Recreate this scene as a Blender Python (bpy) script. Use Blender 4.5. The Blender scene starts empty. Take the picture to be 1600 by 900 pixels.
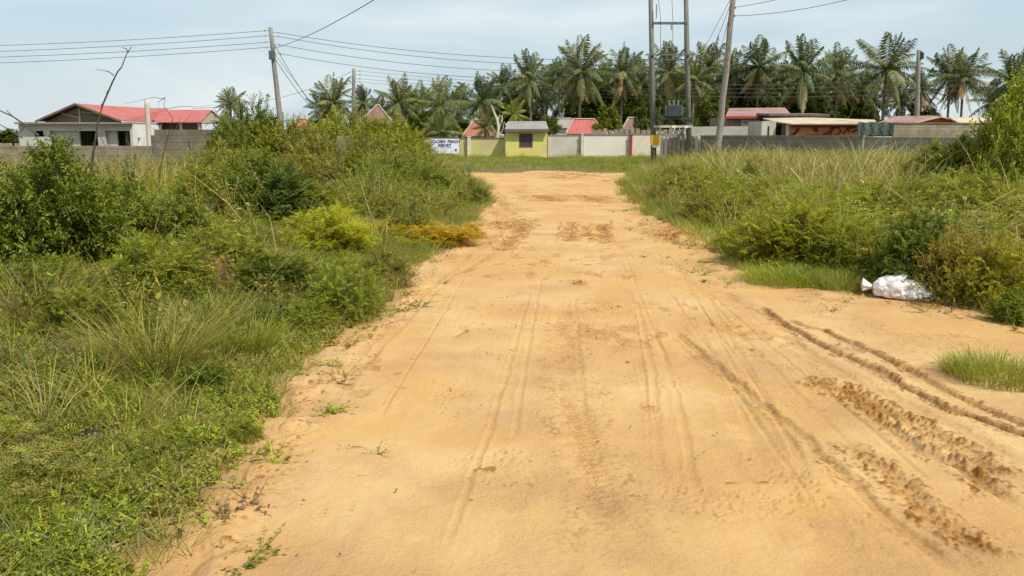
import bpy, bmesh, math, random
import numpy as np
from mathutils import Vector
# ------------------------------------------------------------------ camera, light, exposure
S = bpy.context.scene
F_PX, HOR, EYE = 1300.0, 211.0, 1.6
PITCH = math.atan((450-HOR)/F_PX)
cd = bpy.data.cameras.new('camera'); cam = bpy.data.objects.new('camera', cd)
S.collection.objects.link(cam); S.camera = cam
cd.sensor_width = 36; cd.lens = 36*F_PX/1600; cd.clip_start = .1; cd.clip_end = 6000
cam.location = (0, 0, EYE); cam.rotation_euler = (math.pi/2-PITCH, 0, 0)
SUN_EL, SUN_AZ = math.radians(52), math.radians(134)      # azimuth clockwise from +Y
sd = bpy.data.lights.new('sun', 'SUN'); so = bpy.data.objects.new('sun', sd); S.collection.objects.link(so)
sd.energy = 4.2; sd.angle = math.radians(.9); sd.color = (1, .955, .88)
sv = Vector((math.sin(SUN_AZ)*math.cos(SUN_EL), math.cos(SUN_AZ)*math.cos(SUN_EL), math.sin(SUN_EL)))
so.rotation_euler = sv.to_track_quat('Z', 'Y').to_euler(); so.location = (30, -10, 60)
W = bpy.data.worlds.new('World'); S.world = W; W.use_nodes = True
nt = W.node_tree; bg = nt.nodes['Background']
sky = nt.nodes.new('ShaderNodeTexSky'); sky.sky_type = 'NISHITA'; sky.sun_disc = False
sky.sun_elevation = SUN_EL; sky.sun_rotation = SUN_AZ; sky.air_density = 1.0; sky.dust_density = 2.2; sky.ozone_density = 1.5
tc = nt.nodes.new('ShaderNodeTexCoord'); mp = nt.nodes.new('ShaderNodeMapping'); mp.inputs['Scale'].default_value = (1.2, 1.2, 6)
nt.links.new(tc.outputs['Generated'], mp.inputs[0])
ns = nt.nodes.new('ShaderNodeTexNoise'); ns.inputs['Scale'].default_value = 2.1; ns.inputs['Detail'].default_value = 5
nt.links.new(mp.outputs[0], ns.inputs[0])
rp = nt.nodes.new('ShaderNodeValToRGB'); rp.color_ramp.elements[0].position = .40; rp.color_ramp.elements[1].position = .72
rp.color_ramp.elements[0].color = (.66, .66, .66, 1); rp.color_ramp.elements[1].color = (.9, .9, .9, 1)
nt.links.new(ns.outputs[0], rp.inputs[0])
mx = nt.nodes.new('ShaderNodeMix'); mx.data_type = 'RGBA'
cr = nt.nodes.new('ShaderNodeValToRGB'); cr.color_ramp.elements[0].position = .42; cr.color_ramp.elements[1].position = .66
cr.color_ramp.elements[0].color = (.60, .735, .80, 1); cr.color_ramp.elements[1].color = (.74, .81, .83, 1)
vs = nt.nodes.new('ShaderNodeVectorMath'); vs.operation = 'SCALE'; vs.inputs['Scale'].default_value = 10.0
nt.links.new(ns.outputs[0], cr.inputs[0]); nt.links.new(cr.outputs[0], vs.inputs[0]); nt.links.new(vs.outputs[0], mx.inputs[7])   # thin high overcast veil
nt.links.new(rp.outputs[0], mx.inputs[0]); nt.links.new(sky.outputs[0], mx.inputs[6]); nt.links.new(mx.outputs[2], bg.inputs[0])
bg.inputs[1].default_value = .10
S.view_settings.view_transform = 'Standard'; S.view_settings.look = 'None'; S.view_settings.gamma = 1
S.view_settings.use_curve_mapping = False; S.view_settings.exposure = 0.20
S.render.engine = 'CYCLES'; S.cycles.max_bounces = 6; S.cycles.transparent_max_bounces = 4; S.cycles.use_denoising = True

# ------------------------------------------------------------------ helpers
C = S.collection
rng = np.random.default_rng(7); R = random.Random(5)
TH = PITCH
def ray(px, py):
    dx = (px-800)/F_PX; dy = (450-py)/F_PX
    return np.array([dx, math.cos(TH)+dy*math.sin(TH), -math.sin(TH)+dy*math.cos(TH)])
def P(px, py, Y):
    d = ray(px, py); t = Y/d[1]; return np.array([d[0]*t, Y, EYE+d[2]*t])
def G(px, py, z=0.0):
    d = ray(px, py); t = (z-EYE)/d[2]; return np.array([d[0]*t, d[1]*t, z])
def _h(ix, iy, s):
    n = (ix.astype(np.int64)*374761393 + iy.astype(np.int64)*668265263 + s*1274126177) & 0xffffffff
    n = ((n ^ (n >> 13))*1274126177) & 0xffffffff
    return ((n ^ (n >> 16)) & 0xffffff)/float(0xffffff)
def vn(x, y, s=0):
    x = np.asarray(x, float); y = np.asarray(y, float)
    ix = np.floor(x); iy = np.floor(y); fx = x-ix; fy = y-iy
    fx = fx*fx*(3-2*fx); fy = fy*fy*(3-2*fy)
    a = _h(ix, iy, s); b = _h(ix+1, iy, s); c = _h(ix, iy+1, s); d = _h(ix+1, iy+1, s)
    return (a*(1-fx)+b*fx)*(1-fy)+(c*(1-fx)+d*fx)*fy
def fbm(x, y, s=0, o=4):
    t = 0; a = .5; n = 0
    for k in range(o):
        t = t+a*vn(x*2**k, y*2**k, s+k*17); n += a; a *= .5
    return t/n
def sstep(a, b, x): t = np.clip((x-a)/(b-a), 0, 1); return t*t*(3-2*t)

def tag(o, label=None, cat=None, group=None, kind=None):
    if label: o['label'] = label
    if cat: o['category'] = cat
    if group: o['group'] = group
    if kind: o['kind'] = kind
    return o
def empty(name, loc, label=None, cat=None, group=None, rz=0):
    o = bpy.data.objects.new(name, None); C.objects.link(o); o.location = loc; o.rotation_euler = (0, 0, rz)
    o.empty_display_size = .2
    return tag(o, label, cat, group)
def np_mesh(name, V, F, mat, tint=None, smooth=False, extra=None):
    V = np.asarray(V, np.float32).reshape(-1, 3); F = np.asarray(F, np.int32); k = F.shape[1]
    me = bpy.data.meshes.new(name); me.vertices.add(len(V)); me.vertices.foreach_set('co', V.ravel())
    me.loops.add(F.size); me.loops.foreach_set('vertex_index', F.ravel())
    me.polygons.add(len(F)); me.polygons.foreach_set('loop_start', np.arange(0, F.size, k, dtype=np.int32))
    if smooth: me.polygons.foreach_set('use_smooth', np.ones(len(F), bool))
    me.update(calc_edges=True)
    if tint is not None:
        a = me.color_attributes.new('tint', 'FLOAT_COLOR', 'POINT')
        t = np.ones((len(V), 4), np.float32); t[:, :3] = np.asarray(tint).reshape(-1, 3); a.data.foreach_set('color', t.ravel())
    if extra:
        for nme, arr in extra.items():
            a = me.attributes.new(nme, 'FLOAT', 'POINT'); a.data.foreach_set('value', np.asarray(arr, np.float32).ravel())
    if mat: me.materials.append(mat)
    return me
def link(name, me, parent=None, loc=None):
    o = bpy.data.objects.new(name, me); C.objects.link(o)
    if parent: o.parent = parent
    if loc is not None: o.location = loc
    return o
class MB:
    """collects boxes, prisms and tubes in local coordinates and builds one mesh"""
    def __init__(s): s.v = []; s.f = []
    def add(s, vs, fs):
        n = len(s.v); s.v += [tuple(map(float, v)) for v in vs]; s.f += [tuple(n+i for i in f) for f in fs]; return s
    def box(s, x0, x1, y0, y1, z0, z1):
        return s.add([(x0,y0,z0),(x1,y0,z0),(x1,y1,z0),(x0,y1,z0),(x0,y0,z1),(x1,y0,z1),(x1,y1,z1),(x0,y1,z1)],
                     [(0,3,2,1),(4,5,6,7),(0,1,5,4),(1,2,6,5),(2,3,7,6),(3,0,4,7)])
    def obox(s, a, b, thick, z0, z1, z1b=None):
        """upright slab from plan point a to b"""
        a = Vector((a[0], a[1])); b = Vector((b[0], b[1])); d = (b-a).normalized(); n = Vector((-d.y, d.x))*thick/2
        z1b = z1 if z1b is None else z1b
        q = [a-n, b-n, b+n, a+n]; zt = [z1, z1b, z1b, z1]
        return s.add([(p.x,p.y,z0) for p in q]+[(p.x,p.y,zz) for p, zz in zip(q, zt)],
                     [(0,3,2,1),(4,5,6,7),(0,1,5,4),(1,2,6,5),(2,3,7,6),(3,0,4,7)])
    def sheet(s, pts, t):
        """4-corner roof sheet with thickness downwards"""
        lo = [(p[0],p[1],p[2]-t) for p in pts]; n = len(pts)
        fs = [tuple(range(n)), tuple(range(2*n-1, n-1, -1))]+[(i, i+n, (i+1)%n+n, (i+1)%n) for i in range(n)]
        return s.add(list(pts)+lo, fs)
    def tube(s, pts, rad, n=6, cap=True):
        pts = [Vector(p) for p in pts]; rad = rad if hasattr(rad, '__len__') else [rad]*len(pts)
        up = Vector((0, 0, 1)); vs = []; fs = []
        for i, p in enumerate(pts):
            d = (pts[min(i+1, len(pts)-1)]-pts[max(i-1, 0)]).normalized()
            a = d.cross(up if abs(d.z) < .95 else Vector((1, 0, 0))).normalized(); b = d.cross(a)
            for k in range(n):
                t = 2*math.pi*k/n; vs.append(p+(a*math.cos(t)+b*math.sin(t))*rad[i])
        for i in range(len(pts)-1):
            for k in range(n): fs.append((i*n+k, i*n+(k+1)%n, (i+1)*n+(k+1)%n, (i+1)*n+k))
        if cap: fs += [tuple(range(n-1, -1, -1)), tuple((len(pts)-1)*n+k for k in range(n))]
        return s.add(vs, fs)
    def build(s, name, mat, parent=None, bevel=0, smooth=False, off=None):
        me = bpy.data.meshes.new(name)
        v = s.v if off is None else [(a-off[0], b-off[1], c-off[2]) for a, b, c in s.v]
        me.from_pydata(v, [], s.f); me.materials.append(mat)
        bm = bmesh.new(); bm.from_mesh(me); bmesh.ops.recalc_face_normals(bm, faces=bm.faces)
        if bevel: bmesh.ops.bevel(bm, geom=bm.edges[:], offset=bevel, segments=1, affect='EDGES')
        bm.to_mesh(me); bm.free()
        if smooth: me.polygons.foreach_set('use_smooth', [True]*len(me.polygons))
        return link(name, me, parent)

# ------------------------------------------------------------------ materials
def newmat(name):
    m = bpy.data.materials.new(name); m.use_nodes = True; t = m.node_tree
    return m, t, t.nodes['Principled BSDF']
def N(t, typ, **kw):
    n = t.nodes.new('ShaderNode'+typ)
    for k, v in kw.items():
        if k in n.inputs: n.inputs[k].default_value = v
        else: setattr(n, k, v)
    return n
def mixc(t, fac, a, b, blend='MIX'):
    m = t.nodes.new('ShaderNodeMix'); m.data_type = 'RGBA'; m.blend_type = blend
    for s, v in ((0, fac), (6, a), (7, b)):
        if hasattr(v, 'links') or isinstance(v, bpy.types.NodeSocket): t.links.new(v, m.inputs[s])
        else: m.inputs[s].default_value = v if s == 0 else tuple(v)+(1,)
    return m.outputs[2]
def ramp(t, src, stops):
    r = t.nodes.new('ShaderNodeValToRGB'); t.links.new(src, r.inputs[0]); e = r.color_ramp.elements
    while len(e) < len(stops): e.new(.5)
    for i, (p, c) in enumerate(stops):
        e[i].position = p; e[i].color = (c, c, c, 1) if not hasattr(c, '__len__') else tuple(c)+(1,)
    return r.outputs[0]
def rough_mat(name, col, col2=None, scale=3, rough=.85, bump=.3, bscale=30, stain=None, stretch=(1, 1, 1), spec=.25, metal=0):
    m, t, b = newmat(name); c = N(t, 'TexCoord'); mp = N(t, 'Mapping'); mp.inputs['Scale'].default_value = stretch
    t.links.new(c.outputs['Object'], mp.inputs[0])
    n = N(t, 'TexNoise', Scale=scale, Detail=8, Roughness=.6); t.links.new(mp.outputs[0], n.inputs[0])
    col2 = col2 or tuple(x*.7 for x in col)
    o = mixc(t, ramp(t, n.outputs[0], [(.35, 0), (.65, 1)]), col, col2)
    if stain:
        n2 = N(t, 'TexNoise', Scale=scale*.35, Detail=6, Roughness=.7); t.links.new(c.outputs['Object'], n2.inputs[0])
        o = mixc(t, ramp(t, n2.outputs[0], [(.5, 0), (.68, .75)]), o, stain)
    t.links.new(o, b.inputs['Base Color']); b.inputs['Roughness'].default_value = rough
    b.inputs['Specular IOR Level'].default_value = spec; b.inputs['Metallic'].default_value = metal
    n3 = N(t, 'TexNoise', Scale=bscale, Detail=5); t.links.new(mp.outputs[0], n3.inputs[0])
    bp = N(t, 'Bump', Strength=bump, Distance=.02); t.links.new(n3.outputs[0], bp.inputs['Height']); t.links.new(bp.outputs[0], b.inputs['Normal'])
    return m
def leaf_mat(name, transl=.3, rough=.5, spec=.3, objcol=True, warm=(1.25, 1.2, .55)):
    m, t, b = newmat(name); a = N(t, 'Attribute', attribute_name='tint'); col = a.outputs['Color']
    if objcol:
        oi = N(t, 'ObjectInfo'); col = mixc(t, 1.0, col, oi.outputs['Color'], 'MULTIPLY')
    t.links.new(col, b.inputs['Base Color']); b.inputs['Roughness'].default_value = rough; b.inputs['Specular IOR Level'].default_value = spec
    tr = N(t, 'BsdfTranslucent'); t.links.new(mixc(t, 1.0, col, warm, 'MULTIPLY'), tr.inputs['Color'])
    ms = N(t, 'MixShader'); ms.inputs[0].default_value = transl
    t.links.new(b.outputs[0], ms.inputs[1]); t.links.new(tr.outputs[0], ms.inputs[2])
    t.links.new(ms.outputs[0], t.nodes['Material Output'].inputs['Surface'])
    return m
def corrugated(name, col, col2, axis='X', freq=6, rough=.55, stain=None):
    m, t, b = newmat(name); c = N(t, 'TexCoord')
    n = N(t, 'TexNoise', Scale=.9, Detail=8, Roughness=.65); t.links.new(c.outputs['Object'], n.inputs[0])
    o = mixc(t, ramp(t, n.outputs[0], [(.38, 0), (.66, 1)]), col, col2)
    if stain:
        n2 = N(t, 'TexNoise', Scale=.45, Detail=7, Roughness=.75); t.links.new(c.outputs['Object'], n2.inputs[0])
        o = mixc(t, ramp(t, n2.outputs[0], [(.5, 0), (.64, .85)]), o, stain)
    w = N(t, 'TexWave', bands_direction=axis); w.inputs['Scale'].default_value = freq
    t.links.new(c.outputs['Object'], w.inputs[0])
    bp = N(t, 'Bump', Strength=.8, Distance=.04); t.links.new(w.outputs[0], bp.inputs['Height']); t.links.new(bp.outputs[0], b.inputs['Normal'])
    t.links.new(o, b.inputs['Base Color']); b.inputs['Roughness'].default_value = rough; b.inputs['Specular IOR Level'].default_value = .3
    return m
def block_mat(name, c1, c2, mortar, sc=1.0, bw=.45, bh=.2, stain=(.08, .075, .06)):
    m, t, b = newmat(name); c = N(t, 'TexCoord'); mp = N(t, 'Mapping'); mp.inputs['Rotation'].default_value = (math.pi/2, 0, 0)
    t.links.new(c.outputs['Object'], mp.inputs[0])
    br = N(t, 'TexBrick'); br.inputs['Scale'].default_value = sc; br.inputs['Brick Width'].default_value = bw; br.inputs['Row Height'].default_value = bh
    br.inputs['Mortar Size'].default_value = .015; br.inputs['Color1'].default_value = c1+(1,); br.inputs['Color2'].default_value = c2+(1,); br.inputs['Mortar'].default_value = mortar+(1,)
    t.links.new(mp.outputs[0], br.inputs[0])
    n = N(t, 'TexNoise', Scale=1.6, Detail=8, Roughness=.7); t.links.new(c.outputs['Object'], n.inputs[0])
    o = mixc(t, ramp(t, n.outputs[0], [(.42, 0), (.7, .8)]), br.outputs[0], stain)
    t.links.new(o, b.inputs['Base Color']); b.inputs['Roughness'].default_value = .95; b.inputs['Specular IOR Level'].default_value = .1
    bp = N(t, 'Bump', Strength=.5, Distance=.02); t.links.new(n.outputs[0], bp.inputs['Height']); t.links.new(bp.outputs[0], b.inputs['Normal'])
    return m
SAND = (.510, .305, .110); SAND2 = (.550, .362, .165); DAMP_AND_SHADE = (.21, .078, .009)  # last tone: moist churned soil, also rut shade painted into the sand
def sand_mat(name, ground=False):
    m, t, b = newmat(name); c = N(t, 'TexCoord')
    n = N(t, 'TexNoise', Scale=.55, Detail=7, Roughness=.6, Distortion=.6); t.links.new(c.outputs['Object'], n.inputs[0])
    o = mixc(t, ramp(t, n.outputs[0], [(.42, 0), (.58, 1)]), SAND, SAND2)
    n1 = N(t, 'TexNoise', Scale=1.3, Detail=5, Roughness=.55); mp0 = N(t, 'Mapping'); mp0.inputs['Location'].default_value = (31, 7, 3)
    t.links.new(c.outputs['Object'], mp0.inputs[0]); t.links.new(mp0.outputs[0], n1.inputs[0])
    o = mixc(t, ramp(t, n1.outputs[0], [(.42, 0), (.68, .8)]), o, (.54, .305, .140))
    mp = N(t, 'Mapping'); mp.inputs['Scale'].default_value = (7, .6, 1); mp.inputs['Rotation'].default_value = (0, 0, -.08); t.links.new(c.outputs['Object'], mp.inputs[0])
    n2 = N(t, 'TexNoise', Scale=1.0, Detail=6, Roughness=.6); t.links.new(mp.outputs[0], n2.inputs[0])
    o = mixc(t, ramp(t, n2.outputs[0], [(.50, 0), (.70, .30)]), o, (.45, .265, .105))
    n4 = N(t, 'TexNoise', Scale=140, Detail=3, Roughness=.7); t.links.new(c.outputs['Object'], n4.inputs[0])
    o = mixc(t, ramp(t, n4.outputs[0], [(.32, .45), (.5, 0)]), o, (.27, .15, .065))
    a = N(t, 'Attribute', attribute_name='damp_and_shade')  # mask holds moist soil and groove shade painted as colour
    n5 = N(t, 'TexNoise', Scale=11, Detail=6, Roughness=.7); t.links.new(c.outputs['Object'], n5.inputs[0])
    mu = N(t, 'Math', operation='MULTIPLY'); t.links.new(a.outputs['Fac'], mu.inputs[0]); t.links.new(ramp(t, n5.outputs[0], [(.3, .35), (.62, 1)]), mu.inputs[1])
    o = mixc(t, mu.outputs[0], o, DAMP_AND_SHADE)
    if ground:
        g = N(t, 'Attribute', attribute_name='veg')
        n6 = N(t, 'TexNoise', Scale=2.3, Detail=8, Roughness=.7); t.links.new(c.outputs['Object'], n6.inputs[0])
        gc = mixc(t, ramp(t, n6.outputs[0], [(.4, 0), (.62, 1)]), (.095, .10, .035), (.20, .15, .07))
        o = mixc(t, g.outputs['Fac'], o, gc)
    t.links.new(o, b.inputs['Base Color']); b.inputs['Roughness'].default_value = .95; b.inputs['Specular IOR Level'].default_value = .12
    n3 = N(t, 'TexNoise', Scale=38, Detail=9, Roughness=.72); t.links.new(c.outputs['Object'], n3.inputs[0])
    bp = N(t, 'Bump', Distance=.02); t.links.new(n3.outputs[0], bp.inputs['Height']); t.links.new(ramp(t, n1.outputs[0], [(.35, .25), (.65, 1)]), bp.inputs['Strength'])
    n7 = N(t, 'TexNoise', Scale=5, Detail=6, Roughness=.6); t.links.new(mp.outputs[0], n7.inputs[0])
    bp2 = N(t, 'Bump', Strength=.10, Distance=.03); t.links.new(n7.outputs[0], bp2.inputs['Height']); t.links.new(bp.outputs[0], bp2.inputs['Normal'])
    t.links.new(bp2.outputs[0], b.inputs['Normal'])
    return m
M = {}
M['road'] = sand_mat('sand_track'); M['ground'] = sand_mat('ground_soil', True)
M['leaf'] = leaf_mat('leaf', .32, .5, .28); M['grass'] = leaf_mat('grass_blade', .25, .6, .2); M['palm'] = leaf_mat('palm_frond', .22, .55, .15, warm=(1.2, 1.2, .6))
M['dry'] = leaf_mat('dry_leaf', .15, .8, .1, warm=(1.1, 1, .8))
M['stem'] = rough_mat('stem', (.16, .12, .07), (.10, .09, .045), 6)
M['twig'] = rough_mat('dead_twig', (.11, .085, .065), (.06, .045, .035), 10)
M['palm_trunk'] = rough_mat('palm_trunk', (.23, .195, .15), (.12, .10, .075), 4, stretch=(1, 1, 3), bump=.6, bscale=6)
M['concrete_pole'] = rough_mat('pole_wood', (.27, .26, .235), (.17, .16, .14), 5, stretch=(4, 4, .6))
M['h_pole'] = rough_mat('treated_pole', (.20, .20, .165), (.13, .13, .10), 5, stretch=(4, 4, .6))
M['old_pole'] = rough_mat('weathered_pole', (.36, .32, .26), (.19, .165, .13), 5, stretch=(5, 5, .7), bump=.8)
M['steel'] = rough_mat('galvanised_steel', (.16, .18, .18), (.10, .11, .11), 6, rough=.5, metal=.4)
M['dark_steel'] = rough_mat('transformer_paint', (.05, .065, .068), (.035, .045, .048), 6, rough=.45)
M['wire'] = rough_mat('wire', (.07, .075, .08), (.05, .05, .055), 4, rough=.5)
M['ceramic'] = rough_mat('ceramic', (.30, .30, .29), (.22, .2, .19), 8, rough=.3, spec=.5)
M['block_grey'] = block_mat('grey_blocks', (.35, .295, .215), (.30, .255, .185), (.22, .185, .13), stain=(.14, .115, .07))
M['block_dark'] = block_mat('weathered_blocks', (.27, .25, .2), (.235, .215, .17), (.19, .175, .14), stain=(.105, .1, .07))
M['brick'] = block_mat('brown_brick', (.30, .21, .16), (.24, .165, .12), (.3, .26, .2), 1, .3, .12, (.12, .09, .06))
M['yellow_wall'] = rough_mat('yellow_paint', (.55, .48, .17), (.47, .42, .16), .8, stain=(.40, .38, .2), bscale=12)
M['yellow_house'] = rough_mat('lemon_paint', (.62, .56, .17), (.55, .50, .16), .8, stain=(.45, .40, .15), bscale=12)
M['white_wall'] = rough_mat('offwhite_paint', (.66, .62, .52), (.60, .56, .47), .7, stain=(.46, .42, .33), bscale=12)
M['grey_plaster'] = rough_mat('grey_plaster', (.52, .49, .41), (.43, .40, .33), 1, stain=(.30, .26, .19), bscale=12)
M['cream_wall'] = rough_mat('cream_paint', (.68, .60, .46), (.6, .53, .40), .7, stain=(.42, .36, .26), bscale=12)
M['white_paint'] = rough_mat('white_paint', (.72, .71, .68), (.62, .61, .58), 1, stain=(.5, .48, .43), bscale=12)
M['house_shade'] = rough_mat('white_paint_shaded', (.50, .49, .46), (.42, .41, .38), .8, stain=(.34, .32, .28), bscale=12)  # white house paint with the front wall's shade put into its colour
M['red_post'] = rough_mat('red_paint', (.35, .05, .03), (.25, .04, .025), 2)
M['trim'] = rough_mat('cream_trim', (.62, .56, .44), (.5, .45, .35), 2)
M['red_roof'] = corrugated('red_sheet', (.46, .125, .105), (.36, .10, .085), 'X', 1.7)
M['red_roof_y'] = corrugated('red_sheet_side', (.46, .125, .105), (.36, .10, .085), 'Y', 1.7, stain=(.34, .13, .10))
M['pink_roof'] = corrugated('faded_pink_sheet', (.36, .20, .165), (.27, .15, .125), 'X', 2, stain=(.19, .13, .10))
M['faded_red'] = corrugated('faded_red_tile', (.55, .15, .13), (.44, .12, .10), 'X', 2.4, stain=(.5, .3, .27))
M['brown_roof'] = corrugated('brown_shingle', (.26, .15, .11), (.19, .12, .09), 'Z', 4, stain=(.15, .11, .08))
M['orange_roof'] = corrugated('orange_red_sheet', (.40, .14, .075), (.28, .12, .075), 'X', 2, stain=(.32, .17, .1))
M['tan_roof'] = corrugated('tan_sheet', (.60, .48, .31), (.48, .37, .235), 'X', 2.2, stain=(.33, .24, .15))
M['grey_roof'] = corrugated('grey_fibre_sheet', (.34, .305, .265), (.25, .22, .19), 'X', 3, stain=(.22, .2, .17))
M['fascia'] = rough_mat('fascia', (.16, .13, .115), (.11, .09, .08), 2)
M['slab'] = rough_mat('slab_edge', (.24, .22, .20), (.19, .17, .155), 2)
M['timber'] = rough_mat('timber', (.20, .16, .10), (.13, .10, .065), 3, stretch=(1, 1, 6))
M['truss'] = rough_mat('pale_truss', (.42, .36, .25), (.32, .27, .19), 3)
M['dark'] = rough_mat('dark_interior', (.03, .027, .025), (.02, .018, .016), 3)
M['orange_wall'] = rough_mat('orange_paint', (.60, .27, .13), (.52, .22, .10), 1.4, stain=(.34, .11, .06), bscale=12)
M['red_mark'] = rough_mat('red_brown_paint', (.26, .045, .025), (.2, .035, .02), 3)
M['orange_gable'] = rough_mat('red_gable', (.45, .08, .04), (.33, .06, .03), 2)
M['tarp'] = rough_mat('green_grey_sheet', (.10, .14, .105), (.07, .10, .08), 1.5, stain=(.16, .18, .12))
M['sign_yellow'] = rough_mat('yellow_plate', (.75, .42, .02), (.66, .36, .02), 2, rough=.5)
M['sign_white'] = rough_mat('white_plate', (.70, .72, .76), (.62, .64, .70), 2, rough=.6)
M['ink'] = rough_mat('blue_ink', (.07, .08, .20), (.06, .07, .16), 4)
M['lattice'] = rough_mat('window_lattice', (.16, .10, .09), (.12, .08, .07), 9)
M['stone'] = rough_mat('grey_scrap', (.36, .36, .34), (.28, .28, .26), 9)
M['black_bag'] = rough_mat('black_plastic', (.015, .015, .018), (.02, .02, .02), 9, rough=.35, spec=.5)

# ------------------------------------------------------------------ road outline in plan
def curve_from_px(pts): a = np.array([G(*p)[:2] for p in pts]); return a[a[:, 1].argsort()]
LE = curve_from_px([(150, 980), (222, 895), (255, 830), (300, 775), (345, 715), (420, 650), (455, 590), (500, 545), (575, 495), (612, 455), (650, 415), (690, 385), (742, 352), (752, 330), (768, 311)])
LE = np.vstack([LE, [(-1.0, 29), (-1.6, 31.5), (-5, 33.2), (-12, 36.5)]])
RE = np.vstack([[(9, 0), (7.5, 4)], curve_from_px([(1760, 545), (1600, 506), (1480, 474), (1372, 457), (1270, 455), (1180, 440), (1142, 415), (1128, 385), (1085, 362), (1010, 335), (985, 310), (975, 290), (985, 277)]), [(5.6, 37.5)]])
RE = RE[RE[:, 1].argsort()]
xl = lambda y: np.interp(y, LE[:, 1], LE[:, 0]); xr = lambda y: np.interp(y, RE[:, 1], RE[:, 0])
YEND = 36.3
def edge_dist(x, y):
    """>0 outside the sand on either side"""
    n = (fbm(x*1.7, y*1.7, 91, 4)-.5)
    e = np.maximum(xl(y)-x, x-xr(y))
    yend = YEND+.6+(fbm(x*.55, x*0+3, 12, 4)-.5)*9-np.clip(x-2, 0, 4)*.5
    e = np.maximum(e, (y-yend)*.45)
    return e+n*.55
def terr(x, y):
    x = np.asarray(x, float); y = np.asarray(y, float)
    dl = xl(y)-x; dr = x-xr(y); f = 1-sstep(30, 44, y)
    h = .30*sstep(.1, 2.6, dl)*f + .18*sstep(.2, 2.5, dr)*f
    h = h+(fbm(x*.8, y*.8, 3)-.5)*.10*sstep(.1, 1.0, np.maximum(dl, dr))*f
    return h

# ------------------------------------------------------------------ ground sheet
def build_ground():
    xs = np.concatenate([[-3000, -900, -300, -120, -70], np.arange(-45, 45.01, .25), [70, 120, 300, 900, 3000]])
    ys = np.concatenate([[-300, -60, -10], np.arange(0, 12, .12), np.arange(12, 70, .3), [75, 90, 120, 200, 500, 1500, 4000]])
    X, Y = np.meshgrid(xs, ys); e = np.maximum(xl(Y)-X, X-xr(Y)); e = np.maximum(e, Y-YEND)
    Z = terr(X, Y)-.004-.07*(1-sstep(-.5, -.12, e))*(Y > -5)
    veg = sstep(-.12, .32, e+(fbm(X*2.5, Y*2.5, 5)-.5)*.55)
    nx, ny = len(xs), len(ys); V = np.stack([X, Y, Z], -1).reshape(-1, 3)
    i = np.arange(nx*ny).reshape(ny, nx); Fq = np.stack([i[:-1, :-1], i[:-1, 1:], i[1:, 1:], i[1:, :-1]], -1).reshape(-1, 4)
    o = link('ground', np_mesh('ground', V, Fq, M['ground'], smooth=True, extra={'veg': veg, 'damp_and_shade': veg*0}))
    tag(o, kind='structure')
build_ground()

def pl_dist(x, y, pts):
    """distance to polyline, signed side, arclength"""
    best = np.full(x.shape, 1e9); side = np.zeros(x.shape); arc = np.zeros(x.shape); L = 0
    for a, b in zip(pts[:-1], pts[1:]):
        d = b-a; l = np.hypot(*d); t = np.clip(((x-a[0])*d[0]+(y-a[1])*d[1])/l**2, 0, 1)
        ex = x-a[0]-t*d[0]; ey = y-a[1]-t*d[1]; dd = np.hypot(ex, ey); m = dd < best
        best = np.where(m, dd, best); side = np.where(m, np.sign(d[0]*ey-d[1]*ex), side); arc = np.where(m, L+t*l, arc); L += l
    return best, side, arc, L
def px_line(pts): return np.array([G(*p)[:2] for p in pts])
RUTS = [  # pixels, half width, depth, ridge height, moist soil tone with painted groove shade, clod
 ([(1215, 498), (1290, 517), (1350, 545), (1420, 575), (1470, 606), (1540, 640), (1680, 700)], .036, .045, .014, .75, .004),
 ([(1180, 478), (1232, 512), (1300, 547), (1380, 581), (1435, 617), (1520, 655), (1680, 715)], .036, .055, .014, .9, .004),
 ([(1250, 583), (1300, 606), (1345, 632), (1400, 655), (1450, 682), (1510, 712), (1575, 762)], .07, .012, .03, 1.0, .026),
 ([(1340, 640), (1385, 672), (1430, 705), (1500, 735), (1600, 800)], .04, .03, .015, .8, .012),
 ([(1310, 685), (1345, 712), (1385, 742), (1450, 803), (1500, 842), (1590, 895)], .05, .015, .018, 1.0, .020),
 ([(1050, 515), (1130, 580), (1180, 625), (1250, 682), (1320, 747), (1400, 822), (1500, 905)], .032, .022, .012, .4, .002),
 ([(1050, 500), (1120, 600), (1200, 700), (1300, 830), (1350, 905)], .10, .012, .006, .1, .0),
 ([(880, 470), (893, 600), (912, 690), (940, 770), (975, 850), (995, 900)], .09, .010, .004, .25, .003),
 ([(700, 425), (640, 480), (560, 560), (470, 660)], .05, .014, .008, .1, .001), ([(715, 425), (655, 480), (580, 560), (500, 650)], .03, .012, .006, .15, .001),
 ([(1120, 455), (1190, 490), (1270, 560), (1340, 600), (1450, 650), (1600, 730)], .06, .02, .01, .2, .002),
 ([(1330, 560), (1400, 598), (1480, 640), (1620, 690)], .022, .02, .008, .6, .003),
 ([(828, 342), (815, 358), (800, 372), (775, 395)], .12, .04, .03, .9, .02),
 ([(890, 345), (887, 380)], .08, .04, .03, .9, .02), ([(938, 348), (942, 383)], .09, .04, .03, .8, .02), ([(913, 350), (915, 372)], .06, .03, .02, .6, .02),
 ([(1035, 352), (1048, 382)], .10, .04, .03, .8, .02), ([(1060, 350), (1085, 375)], .08, .04, .02, .6, .02),
 ([(900, 305), (930, 312), (950, 318)], .22, .03, .03, .9, .02), ([(835, 305), (850, 309), (870, 316)], .25, .03, .04, 1.0, .03),
 ([(760, 300), (785, 318), (800, 340), (790, 360)], .14, .03, .03, .5, .02), ([(775, 395), (740, 415), (715, 430)], .05, .02, .01, .4, .01),
]
_r = random.Random(12)
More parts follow.
